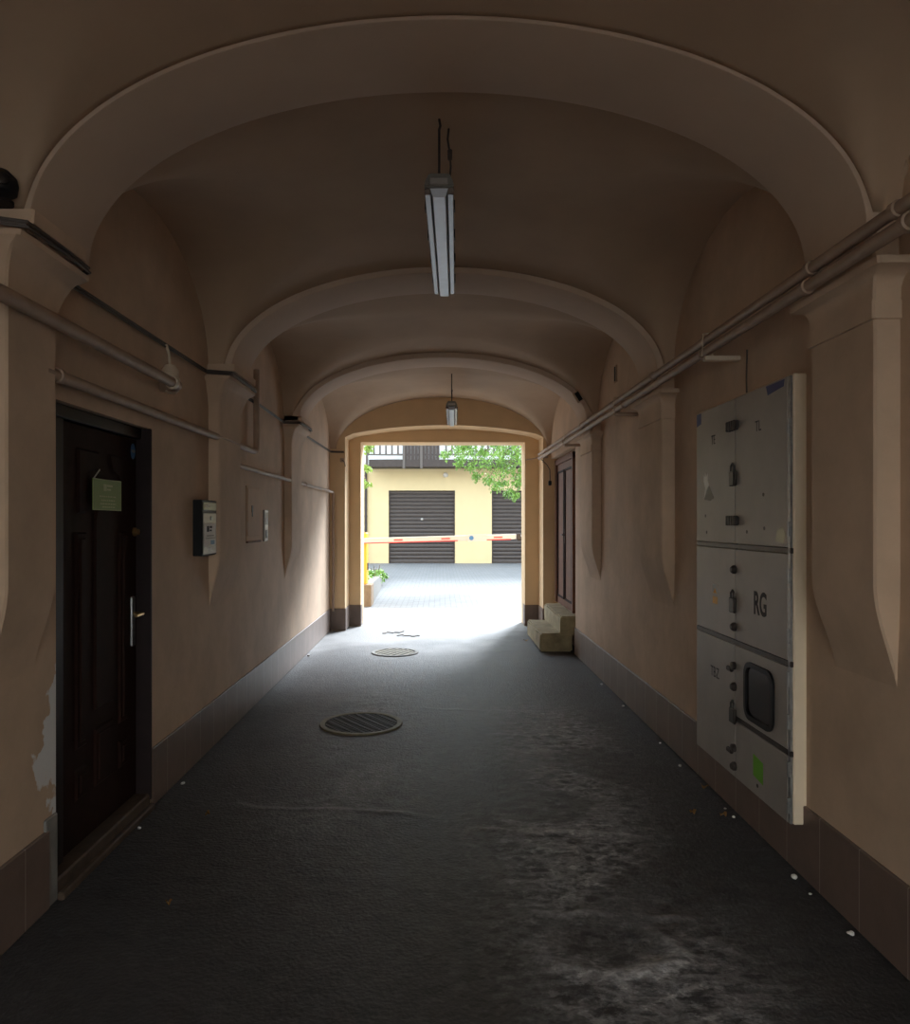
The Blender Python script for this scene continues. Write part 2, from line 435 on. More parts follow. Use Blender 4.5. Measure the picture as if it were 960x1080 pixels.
def fade(d, z0=0.98, z1=1.42, n=18):
    out = []
    for i in range(n + 1):
        t = i / n
        e = t * t * (3 - 2 * t)
        out.append((z0 + (z1 - z0) * t, -0.004 + (d + 0.004) * e, -0.02 + 0.02 * e))
    return out
def left_prof(d):
    p = fade(d) + [(2.48, d, 0)]
    for i in range(1, 9):                       # cavetto
        t = i / 8
        e = 1 - math.sqrt(max(0, 1 - t * t))
        p.append((2.48 + 0.20 * t, d + 0.075 * e + 0.02 * t, 0.05 * t + 0.04 * e))
    p += [(2.70, d + 0.10, 0.09), (2.702, d + 0.07, 0.06), (2.742, d + 0.07, 0.06), (2.744, d + 0.112, 0.03), (2.795, d + 0.115, 0.03), (2.797, 0.02, 0.0)]
    return p
def right_prof(d):
    p = fade(d) + [(2.40, d, 0), (2.402, d + 0.012, 0.01), (2.47, d + 0.012, 0.01), (2.472, d + 0.004, 0.004)]
    for i in range(0, 7):
        t = i / 6
        e = 1 - math.sqrt(max(0, 1 - t * t))
        p.append((2.50 + 0.07 * t, d + 0.006 + 0.030 * e, 0.006 + 0.07 * e))
    p += [(2.575, d + 0.045, 0.10), (2.603, d + 0.048, 0.10), (2.605, d - 0.002, -0.007), (2.75, d - 0.002, -0.007)]
    return p
LP = [(0.11, 0.50), (2.73, 3.08), (5.37, 5.93), (7.98, 8.55)]
RP = [(0.11, 0.58), (2.73, 3.20), (5.35, 5.95), (7.80, 8.40)]
for a, b in LP: make_pilaster(-1, a, b, left_prof(0.082))
for a, b in RP: make_pilaster(1, a, b, right_prof(0.095))

# ------------------------------------------------------------------ walls
w = MB()
DY0, DY1, DZ0, DZ1 = 3.235, 4.28, 0.05, 2.19       # left door opening
w.box(-2.2, WL, YR, DY0, -0.05, 3.75)
w.box(-2.2, WL, DY1, Y1 + 0.01, -0.05, 3.75)
w.box(-2.2, WL, DY0, DY1, DZ1, 3.75)
w.box(-2.2, WL, DY0, DY1, -0.05, DZ0)
w.box(-2.2, -1.86, DY0, DY1, DZ0, DZ1)
struct(w.build('wall_left', 'plaster_left'))
w = MB()
NY = 9.27
w.box(WR, 2.2, YR, NY, -0.05, 3.75)
w.box(WR, 2.2, NY, Y1 + 0.01, 2.62, 3.75)
w.box(1.80, 2.2, NY, Y1 + 0.01, -0.05, 2.62)
struct(w.build('wall_right', 'plaster'))

def wall_with_opening(mb, y0, y1, x0, x1, z1, outline):
    """solid wall between y0,y1 with an opening whose outline runs from left foot over the head to right foot"""
    n = len(outline)
    for y in (y0, y1): pass
    bm = mb.bm
    A = [bm.verts.new((p[0], y0, p[1])) for p in outline]
    B = [bm.verts.new((p[0], y1, p[1])) for p in outline]
    def outer(y):
        return [bm.verts.new((x0, y, outline[0][1]))] + [bm.verts.new((x0 if i == 0 else x1 if i == n - 1 else p[0], y, z1)) for i, p in enumerate(outline)] + [bm.verts.new((x1, y, outline[-1][1]))]
    OA, OB = outer(y0), outer(y1)
    for P, O in ((A, OA), (B, OB)):
        bm.faces.new((O[0], P[0], P[1], O[2], O[1]))
        for i in range(1, n - 2): bm.faces.new((P[i], P[i + 1], O[i + 2], O[i + 1]))
        bm.faces.new((O[-1], P[-1], P[-2], O[-3], O[-2]))
    for i in range(n - 1): bm.faces.new((A[i], A[i + 1], B[i + 1], B[i]))
    m = len(OA)
    for i in range(m - 1): bm.faces.new((OA[i], OA[i + 1], OB[i + 1], OB[i]))

AX0, AX1 = -1.449, 1.579
out = [(AX0, -0.05), (AX0, 2.955)]
for i in range(1, 24):
    t = i / 24; s_ = 2 * t - 1
    out.append((AX0 + (AX1 - AX0) * t, 2.975 + 0.16 * (1 - s_ * s_) ** 0.85))
out += [(AX1, 2.955), (AX1, -0.05)]
w = MB(); wall_with_opening(w, Y1, Y2 + 0.005, -2.2, 2.2, 4.0, out)
GX0, GX1, GZ = -1.263, 1.358, 2.93
wall_with_opening(w, Y2, Y3, -9.0, 9.0, 8.0, [(GX0, -0.05), (GX0, GZ), (GX1, GZ), (GX1, -0.05)])
struct(w.build('wall_end', 'end', smooth=False))
w = MB(); wall_with_opening(w, YR - 0.4, YR, -9.0, 9.0, 8.0, [(-1.6, -0.05), (-1.6, 2.85), (1.6, 2.85), (1.6, -0.05)])
struct(w.build('wall_street', 'plaster', smooth=False))

# dado
def dado(name, boxes):
    w = MB()
    for b in boxes: w.box(*b, bev=0.004, seg=1)
    return struct(w.build(name, 'tiles', smooth=False))
dh = 0.335
dado('baseboard_left', [(WL - 0.05, WL + 0.014, YR, DY0 - 0.075, 0, dh), (WL - 0.05, WL + 0.014, DY1 + 0.015, Y1, 0, dh)])
dado('baseboard_right', [(WR - 0.014, WR + 0.05, YR, NY + 0.012, 0, dh), (WR + 0.02, WR + 0.09, NY, NY + 0.012, 0, dh)])
dado('baseboard_end', [(WL, AX0 + 0.012, Y1 - 0.012, Y2 - 0.012, 0, dh), (AX1 - 0.012, 1.80, Y1 - 0.012, Y2 - 0.012, 0, dh),
                       (AX0 - 0.05, GX0 + 0.006, Y2 - 0.012, Y2 + 0.25, 0, dh), (GX1 - 0.006, AX1 + 0.05, Y2 - 0.012, Y2 + 0.25, 0, dh)])
w = MB(); w.box(WL - 0.02, WL + 0.010, DY0 - 0.10, DY0, 0, dh + 0.05, 0.006)
struct(w.build(trim_name(), 'kerb'))

# ------------------------------------------------------------------ floor
def sstep(a, b, x):
    t = min(1, max(0, (x - a) / (b - a))); return t * t * (3 - 2 * t)
def floor_field(x, y):
    """height and wear of the old asphalt"""
    p = Vector((x, y, 0))
    h = 0.006 * noise.noise(p * 0.9)
    # worn strip right of the middle, mostly near the camera
    band = math.exp(-((x - (0.80 + 0.12 * math.sin(y * 1.3))) / 0.36) ** 2) * sstep(7.2, 5.4, y)
    band = max(band, 0.5 * math.exp(-((x + 0.55) / 0.35) ** 2) * sstep(3.2, 4.5, y) * sstep(7.6, 6.4, y) * 0.6)
    q = Vector((x * 3.0 + 0.5 * noise.noise(p * 4.1), y * 7.0 + 0.9 * noise.noise(p * 3.3 + Vector((5, 3, 1))), 1.7))
    r1 = 1 - abs(noise.noise(q * 0.8)) * 4.5
    r2 = 1 - abs(noise.noise(q * 2.6 + Vector((3, 7, 2)))) * 3.2
    rid = max(0, r1) ** 2 * 0.6 + max(0, r2) ** 2 * 0.5
    patch = sstep(0.0, 0.35, noise.noise(p * 1.5 + Vector((11, 2, 0))) + 0.28)
    wr = rid * band * patch
    fine = noise.noise(p * 14) * 0.5 + noise.noise(p * 31) * 0.3
    h += 0.010 * wr + 0.006 * band * fine + 0.0018 * fine
    # three long cracks / lifted ridges running across the passage
    wc = 0
    for cy, x0, x1, amp in ((3.98, 0.25, 1.12, 1.0), (4.30, -1.15, -0.05, 0.6), (5.75, 0.45, 1.1, 0.7), (3.15, 0.42, 1.02, 0.9), (6.6, -0.2, 0.9, 0.35)):
        yy = cy + 0.06 * noise.noise(Vector((x * 3, cy, 0))) + 0.03 * noise.noise(Vector((x * 9, cy, 4))) - 0.10 * (x - x0)
        k = math.exp(-((y - yy) / 0.022) ** 2) * sstep(x0 - 0.15, x0 + 0.1, x) * sstep(x1 + 0.15, x1 - 0.1, x) * amp
        wc = max(wc, k * (0.6 + 0.6 * noise.noise(Vector((x * 5, cy * 3, 9)))))
    h += 0.016 * wc
    # ring-shaped broken patch at the lower right
    dx, dy = (x - 0.66), (y - 2.87) * 1.35
    rr = math.hypot(dx, dy) + 0.07 * noise.noise(p * 6)
    ang = math.atan2(dy, dx)
    ring = math.exp(-((rr - 0.25) / 0.05) ** 2) * (0.55 + 0.45 * math.cos(ang + 1.0))
    h += 0.014 * ring - 0.012 * math.exp(-(rr / 0.17) ** 2)
    wear = min(1, 0.45 * wr + 0.75 * max(0, wc) + 0.55 * ring)
    return h, wear, min(1, 1.1 * band * (0.25 + 0.75 * patch) + 0.07)
def make_floor():
    xs = [-1.90 + 0.02 * i for i in range(191)]
    ys = []; y = YR
    while y < Y3 + 0.3:
        ys.append(y)
        y += 0.15 if y < 2.0 else (0.014 if y < 4.6 else (0.022 if y < 8 else 0.05))
    vs, wr, sc_, bn_, ol_ = [], [], [], [], []
    for y in ys:
        for x in xs:
            h, wv, bv_ = floor_field(x, y) if y > 1.9 else (0, 0, 0.1)
            for mx, my, mr in ((-0.646, 6.07, 0.37), (-0.57, 9.39, 0.34)):      # flat round the drain covers
                h *= sstep(mr, mr + 0.15, math.hypot(x - mx, y - my))
            h -= 0.004
            e = sstep(1.55, 1.68, abs(x))
            h = h * (1 - e) - 0.004 * e
            if y > 8.5: h *= sstep(10.5, 8.5, y) if h > 0 else 1
            bn_.append(bv_); ol_.append(0.9 * math.exp(-((x - 0.12 - 0.10 * math.sin(y * 0.9)) / 0.30) ** 2) * sstep(10.2, 8.6, y - 0.8 * x) + 0.6 * sstep(-0.2, 0.4, x) * sstep(7.0, 7.8, y) * sstep(10.6, 9.4, y - 0.8 * x))
            vs.append((x, y, h)); wr.append(wv)
            sc_.append(sstep(9.2, 11.6, y + 1.3 * noise.noise(Vector((x * 1.1, y * 1.1, 3))) + 0.5 * noise.noise(Vector((x * 4, y * 4, 6))) - 0.5 * x))  # painted light: floor colour lightens towards the gateway
    nx = len(xs)
    fs = [(j * nx + i, j * nx + i + 1, (j + 1) * nx + i + 1, (j + 1) * nx + i) for j in range(len(ys) - 1) for i in range(nx - 1)]
    me = bpy.data.meshes.new('floor'); me.from_pydata(vs, [], fs)
    me.polygons.foreach_set('use_smooth', [True] * len(me.polygons))
    at = me.attributes.new('wear', 'FLOAT', 'POINT'); at.data.foreach_set('value', wr)
    a2 = me.attributes.new('gate_light', 'FLOAT', 'POINT'); a2.data.foreach_set('value', sc_)
    a3 = me.attributes.new('band', 'FLOAT', 'POINT'); a3.data.foreach_set('value', bn_)
    a4 = me.attributes.new('oil', 'FLOAT', 'POINT'); a4.data.foreach_set('value', [min(1, v) for v in ol_])
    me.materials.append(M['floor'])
    o = bpy.data.objects.new('floor', me); COL.objects.link(o); struct(o)
make_floor()

w = MB(); w.box(-40, 40, Y3 + 0.28, 14.3, -0.2, -0.004); struct(w.build('courtyard_apron_ground', 'concrete', smooth=False))
w = MB(); w.box(-40, 40, 14.3, 60, -0.2, -0.004); struct(w.build('courtyard_ground', 'paving', smooth=False))
w = MB(); w.box(-40, 40, -40, YR, -0.2, -0.006); struct(w.build('street_ground', 'street', smooth=False))
w = MB(); w.box(-30, 30, -18, -16.5, -0.2, 9); struct(w.build('wall_bounce', 'bounce_facade', smooth=False))  # unseen wall added behind the camera, blocks sky and bounces warm light in

# ------------------------------------------------------------------ left door
d1 = struct(empty('door_1', (-1.75, 3.42, 0), 'L'), 'dark brown panelled door with a green notice, in the left wall', 'door')
w = MB(); LW = 0.84; L0, L1 = 0.09, 2.125
w.box(0, LW, L0, L1, -0.045, 0, 0.004)
leaf = w.build('door_leaf', 'door', d1)
w = MB()
T = 0.011; I = 0.010
def mirr(poly): return [(0.424 * 2 - p[0], p[1]) for p in poly]
up = [(0.144, 1.694), (0.233, 1.694), (0.233, 1.865), (0.26, 1.895), (0.33, 1.92), (0.352, 1.95), (0.366, 1.99), (0.366, 2.01), (0.144, 2.01)]
pans = [up, mirr(up),
        [(0.12, 0.555), (0.235, 0.555), (0.235, 1.604), (0.12, 1.604)], [(0.60, 0.555), (0.715, 0.555), (0.715, 1.604), (0.60, 1.604)],
        [(0.12, 0.31), (0.235, 0.31), (0.235, 0.46), (0.12, 0.46)], [(0.60, 0.31), (0.715, 0.31), (0.715, 0.46), (0.60, 0.46)],
        [(0.315, 0.31), (0.53, 0.31), (0.53, 0.61), (0.315, 0.61)],
        [(0.315, 0.70), (0.53, 0.70), (0.53, 1.66), (0.50, 1.74), (0.45, 1.82), (0.395, 1.82), (0.345, 1.74), (0.315, 1.66)]]
for p in pans:
    w.prism(p, 0, T, I)
    c = (sum(q[0] for q in p) / len(p), sum(q[1] for q in p) / len(p))
    xs_ = [q[0] for q in p]; ys_ = [q[1] for q in p]
    if len(p) == 4: w.prism([(min(xs_) + .03, min(ys_) + .03), (max(xs_) - .03, min(ys_) + .03), (max(xs_) - .03, max(ys_) - .03), (min(xs_) + .03, max(ys_) - .03)], T, T + 0.008, 0.006)
w.build('raised_panels', 'door', leaf, ang=20)
w = MB()
w.box(-0.185, -0.004, 0.05, 2.19, -0.06, 0.012, 0.004)           # hinge side
w.box(LW + 0.003, LW + 0.02, 0.05, 2.19, -0.06, 0.085, 0.004)       # lock side jamb, proud of the wall
w.box(-0.185, LW + 0.02, L1 + 0.004, 2.19, -0.06, 0.03, 0.004)
w.build('door_frame', 'door_frame', d1)
w = MB(); w.box(-0.185, LW + 0.02, 0.0, 0.085, -0.06, 0.075, 0.008)
w.box(-0.185, LW + 0.02, -0.01, 0.030, 0.07, 0.105, 0.008); w.build('threshold', 'sill', d1)
hd = MB(); hd.prism(rrect(0.765, 0.812, 0.945, 1.23, 0.012), 0.0, 0.008, 0.002)
hp = hd.build('handle_plate', 'steel', d1)
w = MB(); w.tube([(0.79, 1.133, 0.0), (0.79, 1.133, 0.05), (0.785, 1.133, 0.062), (0.77, 1.133, 0.066), (0.68, 1.131, 0.064)], 0.009, 12)
w.build('lever', 'brass', hp)
Mz = Matrix.Translation((0.808, 1.596, 0))
w = MB(); w.lathe([(0, 0), (0.024, 0), (0.024, 0.012), (0.016, 0.016), (0.016, 0.03), (0, 0.032)], 24, Mz); w.build('lock', 'brass', d1)
w = MB(); w.lathe([(0, 0), (0.012, 0), (0.012, 0.006), (0, 0.007)], 18, Matrix.Translation((0.42, 1.585, 0.0))); w.build('peephole', 'dark_metal', d1)
w = MB(); w.prism(ellipse(0.795, 2.055, 0.030, 0.045), 0, 0.0012); stk = w.build('sticker', 'skyblue', d1)
stk['label'] = 'blue oval sticker with a pale band'
w = MB(); w.box(0.772, 0.818, 2.048, 2.064, 0.001, 0.002); w.build('sticker_band', 'panel_grey', stk)

nt_ = tag(empty('notice_sign', (-1.75 + 0.024, 3.675, 1.712), 'L'), 'green notice with a pale logo taped to the dark panelled door', 'sign')
w = MB(); w.box(0, 0.325, 0, 0.16, -0.002, 0.002); w.build('board', 'green', nt_)
w = MB(); w.box(0, 0.325, 0.155, 0.16, 0.002, 0.003); w.box(0, 0.005, 0, 0.16, 0.002, 0.003); w.box(0, 0.325, 0, 0.005, 0.002, 0.003); w.box(0.32, 0.325, 0, 0.16, 0.002, 0.003)
w.build('border', 'pale_green', nt_)
w = MB()
w.box(0.115, 0.15, 0.10, 0.135, 0.002, 0.003); w.box(0.155, 0.22, 0.122, 0.133, 0.002, 0.003); w.box(0.155, 0.20, 0.103, 0.113, 0.002, 0.003)
w.build('logo', 'pale_green', nt_)
w = MB()
for (a, b, y) in ((0.07, 0.26, 0.068), (0.09, 0.25, 0.048), (0.08, 0.26, 0.030), (0.10, 0.25, 0.014)):
    x = a
    while x < b:
        l = random.uniform(0.012, 0.03); w.box(x, min(b, x + l), y, y + 0.007, 0.002, 0.0028); x += l + 0.006
w.build('printed_lines', 'pale_green', nt_)
w = MB(); w.box(-0.002, 0.006, 0, 0.085, 0, 0.002); tp = w.build('tape', 'panel_grey', nt_)
tp.rotation_euler = (0, 0, -0.95); tp.location = (0.004, 0.158, 0.001)

# ------------------------------------------------------------------ right-hand door and steps
d2 = struct(empty('door_2', (1.80, 11.22, 0.455), 'R'), 'brown wooden door above two worn stone steps', 'door')
w = MB(); w.box(0.0, 0.10, 0, 2.13, 0, 0.055, 0.005); w.box(1.42, 1.50, 0, 2.13, 0, 0.055, 0.005); w.box(0, 1.50, 2.05, 2.13, 0, 0.055, 0.005)
w.build('door_frame', 'wood', d2)
w = MB(); w.box(0.10, 1.42, 0.0, 2.05, 0, 0.03); lf = w.build('door_leaf', 'wood', d2)
w = MB()
for a, b in ((0.17, 0.72), (0.80, 1.36)):
    for c, d in ((0.10, 1.95),):
        for r_ in ((a, b, c, c + 0.03), (a, b, d - 0.03, d), (a, a + 0.03, c, d), (b - 0.03, b, c, d)):
            w.box(r_[0], r_[1], r_[2], r_[3], 0.03, 0.044, 0.003, 1)
w.build('moulding', 'door', lf)
w = MB(); w.box(0.74, 0.775, 0.9, 1.10, 0.03, 0.036); w.tube([(0.757, 1.02, 0.03), (0.757, 1.02, 0.07), (0.66, 1.02, 0.072)], 0.008, 10); w.build('handle', 'dark_metal', d2)

st = tag(empty('stone_steps', (1.5, 10.2, 0)), 'two worn grey-brown stone steps below the brown door at the right', 'steps')
def step(x0, x1, y0, y1, z0, z1, seed):
    w = MB(); w.box(x0, x1, y0, y1, z0, z1)
    bmesh.ops.subdivide_edges(w.bm, edges=w.bm.edges[:], cuts=9, use_grid_fill=True)
    bmesh.ops.bevel(w.bm, geom=[e for e in w.bm.edges if len(e.link_faces) == 2 and e.calc_face_angle(0) > 1], offset=0.018, segments=2, affect='EDGES')
    for v in w.bm.verts:
        if v.co.z > z0 + 0.02:
            p = v.co * 3 + Vector((seed, 0, 0)); p2 = v.co * 9
            v.co += Vector((noise.noise(p), noise.noise(p + Vector((5, 1, 2))), noise.noise(p + Vector((1, 8, 3))))) * 0.014 + Vector((0, 0, noise.noise(p2) * 0.006))
            v.co.x = min(v.co.x, 0.295)
    return w
o = step(1.285 - 1.5, 0.19, 9.44 - 10.2, 10.85 - 10.2, -0.003, 0.225, 1).build('lower_step', 'stone', st)
o = step(1.545 - 1.5, 0.295, 9.46 - 10.2, 10.95 - 10.2, 0.20, 0.45, 4).build('upper_step', 'stone', st)

# ------------------------------------------------------------------ grey utility cabinet on the right wall
cb = tag(empty('utility_cabinet', (WR, 4.69, 0), 'R'), 'tall grey metal utility cabinet with five doors, set on the right wall', 'cabinet')
CW = 1.255; Zb, Zt = 0.245, 2.335
w = MB(); w.box(0.0, CW + 0.005, Zb, Zt + 0.01, -0.02, 0.058, 0.006); o = w.build('casing', 'cream', cb); o['label'] = 'cream plastered surround'
SX = 0.615
def cdoor(x0, x1, z0, z1, name='cabinet_door', hole=None):
    w = MB(); w.box(x0, x1, z0, z1, 0.058, 0.072, 0.003)
    return w.build(name, 'grey_metal', cb)
g = 0.004
dTL = cdoor(0.004, SX - g, 1.533, Zt)
dTR = cdoor(SX + g, CW - 0.03, 1.533, Zt)
dML = cdoor(0.004, SX - g, 1.004, 1.503)
dMR = cdoor(SX + g, CW - 0.03, 1.004, 1.503)
dBL = cdoor(0.004, SX - g, Zb, 0.974)
dBR = cdoor(SX + g, CW - 0.03, 0.586, 0.974)
dBB = cdoor(SX + g, CW - 0.03, Zb, 0.556)
w = MB(); w.box(0.0, CW, 1.505, 1.531, 0.05, 0.070, 0.002); w.build('dividing_bar', 'dark_metal', cb)
w = MB(); w.box(0.0, CW, 0.976, 1.002, 0.05, 0.070, 0.002); w.build('dividing_bar', 'dark_metal', cb)
w = MB(); w.box(SX, CW, 0.558, 0.584, 0.05, 0.070, 0.002); w.build('dividing_bar', 'dark_metal', cb)
w = MB(); w.box(SX - 0.003, SX + 0.003, Zb, Zt, 0.05, 0.066); w.build('centre_gap', 'dark_metal', cb)
w = MB(); w.box(CW - 0.028, CW - 0.006, Zb, Zt, 0.056, 0.070, 0.002); w.build('edge_strip', 'steel', cb)
for z in (2.10, 1.62, 1.40, 1.12, 0.92, 0.72, 0.50, 0.33):
    w = MB(); w.tube([(CW - 0.012, z - 0.035, 0.074), (CW - 0.012, z + 0.035, 0.074)], 0.008, 10); w.box(CW - 0.03, CW - 0.012, z - 0.03, z + 0.03, 0.068, 0.076, 0.001)
    w.build('hinge', 'steel', cb)
for z, k in ((2.183, 0), (1.66, 0), (1.39, 1), (1.075, 1), (0.86, 2), (0.745, 1), (0.406, 2), (0.307, 1)):
    w = MB()
    if k == 0:
        w.box(SX - 0.075, SX + 0.055, z - 0.022, z + 0.022, 0.072, 0.095, 0.004)
        for q in range(4): w.box(SX - 0.07 + q * 0.032, SX - 0.052 + q * 0.032, z - 0.027, z + 0.027, 0.072, 0.100, 0.003)
    elif k == 1: w.lathe([(0, 0.072), (0.024, 0.072), (0.024, 0.085), (0.014, 0.098), (0, 0.098)], 18, Matrix.Translation((SX, z, 0)))
    else:
        w.lathe([(0, 0.072), (0.022, 0.072), (0.022, 0.09), (0, 0.094)], 18, Matrix.Translation((SX - 0.006, z, 0)))
        w.box(SX - 0.085, SX - 0.02, z - 0.04, z - 0.012, 0.072, 0.092, 0.006)
    w.build('latch', 'dark_metal', cb)
for z in (1.90, 1.20, 0.59):
    w = MB(); w.box(SX - 0.05, SX + 0.02, z - 0.05, z + 0.035, 0.072, 0.09, 0.006)
    w.tube([(SX - 0.035, z + 0.03, 0.082), (SX - 0.035, z + 0.06, 0.082), (SX - 0.015, z + 0.075, 0.082), (SX + 0.005, z + 0.06, 0.082), (SX + 0.005, z + 0.03, 0.082)], 0.006, 8)
    w.build('padlock', 'dark_metal', cb)
FZ = 0.0722
text('TE', 0.256, 2.115, 0.055, FZ, 'ink', dTL, sx=0.75)
text('TL', 0.872, 2.118, 0.055, FZ, 'ink', dTR, sx=0.85)
text('RG', 0.852, 1.180, 0.115, FZ, 'ink', dMR, sx=0.72, bold=0.004)
text('TBZ', 0.245, 0.735, 0.062, FZ, 'ink', dBL, sx=0.85)
w = MB(); w.prism([(0.008, 2.328), (0.008, 2.25), (0.085, 2.262), (0.085, 2.328)], FZ - .001, FZ + .0006); w.build('sticker', 'blue', dTL)['label'] = 'dark blue corner sticker'
w = MB(); w.prism([(1.00, 2.327), (1.02, 2.28), (1.19, 2.295), (1.20, 2.327)], FZ - .001, FZ + .0006); w.build('sticker', 'blue', dTR)['label'] = 'dark blue torn strip'
w = MB(); w.prism([(0.155, 1.86), (0.13, 1.90), (0.125, 1.945), (0.145, 1.925), (0.155, 1.955), (0.17, 1.925), (0.195, 1.95), (0.20, 1.90), (0.215, 1.875), (0.18, 1.85), (0.14, 1.80)], FZ - .001, FZ + .0006)
w.build('sticker', 'white', dTL)['label'] = 'torn white sticker'
w = MB(); w.prism([(0.14, 1.79), (0.19, 1.85), (0.225, 1.872), (0.30, 1.795), (0.24, 1.78)], FZ - .001, FZ + .0005); w.build('sticker_residue', 'dark_metal', dTL)
w = MB(); w.box(0.28, 0.355, 1.23, 1.285, FZ - .001, FZ + .0008); o = w.build('sticker', 'paper', dML); o['label'] = 'white and orange warning label'
w = MB(); w.prism([(0.29, 1.232), (0.345, 1.232), (0.318, 1.262)], FZ, FZ + .0014); w.box(0.28, 0.355, 1.17, 1.212, FZ, FZ + .0012); w.build('warning_print', 'orange', o)
w = MB(); w.prism([(0.85, 0.34), (0.965, 0.325), (0.965, 0.435), (0.85, 0.45)], FZ - .001, FZ + .0008); w.build('sticker', 'lime', dBB)['label'] = 'bright green sticker'
# patch of scraped paint
w = MB(); w.prism([(1.10, 1.56), (1.19, 1.55), (1.21, 1.60), (1.17, 1.63), (1.12, 1.61)], FZ - .001, FZ + .0004); w.build('scraped_patch', 'olive', dTR)
for (x, z, pd) in ((0.16, 1.69, dTL), (0.18, 1.59, dTL), (0.97, 1.79, dTR), (0.98, 1.62, dTR), (0.77, 1.60, dTR), (0.9, 0.30, dBB)):
    w = MB(); w.prism(ellipse(x, z, 0.012, 0.010, 10), FZ - .001, FZ + .0005); w.build('stain', 'dark_metal', pd)
w = MB()
O_ = rrect(0.752, 1.095, 0.615, 0.918, 0.07); I_ = rrect(0.776, 1.071, 0.639, 0.894, 0.05)
bm = w.bm; zf = FZ + 0.012
a = [bm.verts.new((*p, FZ - .002)) for p in O_]; b = [bm.verts.new((*p, zf)) for p in O_]; c = [bm.verts.new((*p, zf)) for p in I_]; d = [bm.verts.new((*p, FZ)) for p in I_]
for i in range(len(a)):
    j = (i + 1) % len(a)
    for p, q in ((a, b), (b, c), (c, d)): bm.faces.new((p[i], p[j], q[j], q[i]))
wf = w.build('window_gasket', 'black', dBR)
w = MB(); w.prism(I_, FZ, FZ + 0.002); w.build('pane', 'window', wf)
w = MB(); w.tube([(WR - 0.008, 4.075, Zt + 0.005), (WR - 0.008, 4.08, 2.45), (WR - 0.008, 4.07, 2.60)], 0.005, 8)
tag(w.build('wire', 'cable'), 'thin dark wire running up the wall above the grey utility cabinet', 'wire')

# ------------------------------------------------------------------ mailbox, panel, intercom on the left wall
mb = tag(empty('mailbox', (WL, 5.03, 1.42), 'L'), 'black wall mailbox with a white notice on its front', 'mailbox')
w = MB(); w.box(0, 0.33, 0, 0.385, -0.01, 0.062, 0.006); w.build('body', 'black', mb)
w = MB(); w.box(0.02, 0.31, 0.315, 0.368, 0.06, 0.068, 0.003); fl = w.build('flap', 'olive', mb)
w = MB(); w.box(0.05, 0.13, 0.332, 0.352, 0.067, 0.0695); w.build('name_plate', 'paper', fl)
w = MB(); w.box(0.02, 0.31, 0.01, 0.295, 0.06, 0.067, 0.003); pn = w.build('front_panel', 'panel_grey', mb)
w = MB(); w.lathe([(0, 0.066), (0.014, 0.066), (0.014, 0.074), (0, 0.076)], 18, Matrix.Translation((0.175, 0.26, 0))); w.build('lock', 'steel', mb)
w = MB(); w.box(0.035, 0.285, 0.065, 0.225, 0.066, 0.0685); pp = w.build('paper_notice', 'paper', pn)
pp['label'] = 'white paper notice with black and blue print'
w = MB(); w.box(0.085, 0.135, 0.165, 0.205, 0.068, 0.0695); w.box(0.15, 0.20, 0.19, 0.205, 0.068, 0.0695); w.box(0.15, 0.19, 0.168, 0.18, 0.068, 0.0695); w.box(0.06, 0.27, 0.118, 0.121, 0.068, 0.0695); w.box(0.08, 0.24, 0.135, 0.139, 0.068, 0.0695)
w.build('print', 'ink', pp)
w = MB(); w.box(0.17, 0.26, 0.075, 0.105, 0.068, 0.0695); w.build('blue_print', 'skyblue', pp)
w = MB(); w.box(0.11, 0.21, 0.03, 0.052, 0.066, 0.069); w.build('label_plate', 'paper', mb)

ap = tag(empty('meter_cupboard', (WL, 6.42, 1.50), 'L'), 'flush painted meter cupboard with a dark keyhole, past the second left pilaster', 'cupboard')
w = MB(); w.box(-0.02, 0.46, -0.02, 0.47, -0.01, 0.008, 0.003); w.build('frame', 'plaster', ap)
w = MB(); w.box(0.0, 0.43, 0.03, 0.45, 0.0, 0.014, 0.003); w.build('cupboard_door', 'plaster', ap)
w = MB(); w.box(0.12, 0.17, 0.24, 0.30, 0.012, 0.017); w.box(0.135, 0.165, 0.20, 0.24, 0.012, 0.0165); w.build('keyhole', 'black', ap)
w = MB(); w.box(-0.02, 0.46, -0.03, -0.012, 0.0, 0.02, 0.003); w.build('lower_lip', 'wood', ap)
ic = tag(empty('intercom', (WL, 7.02, 1.47), 'L'), 'narrow metal intercom plate on the left wall beyond the cupboard', 'intercom')
w = MB(); w.box(0, 0.14, 0, 0.30, -0.01, 0.018, 0.004); w.build('plate', 'panel_grey', ic)
w = MB(); w.box(0.03, 0.11, 0.16, 0.27, 0.018, 0.022, 0.003); w.build('speaker_grille', 'paper', ic)
w = MB(); w.box(0.04, 0.10, 0.03, 0.11, 0.018, 0.022, 0.003); w.build('button_panel', 'dark_metal', ic)

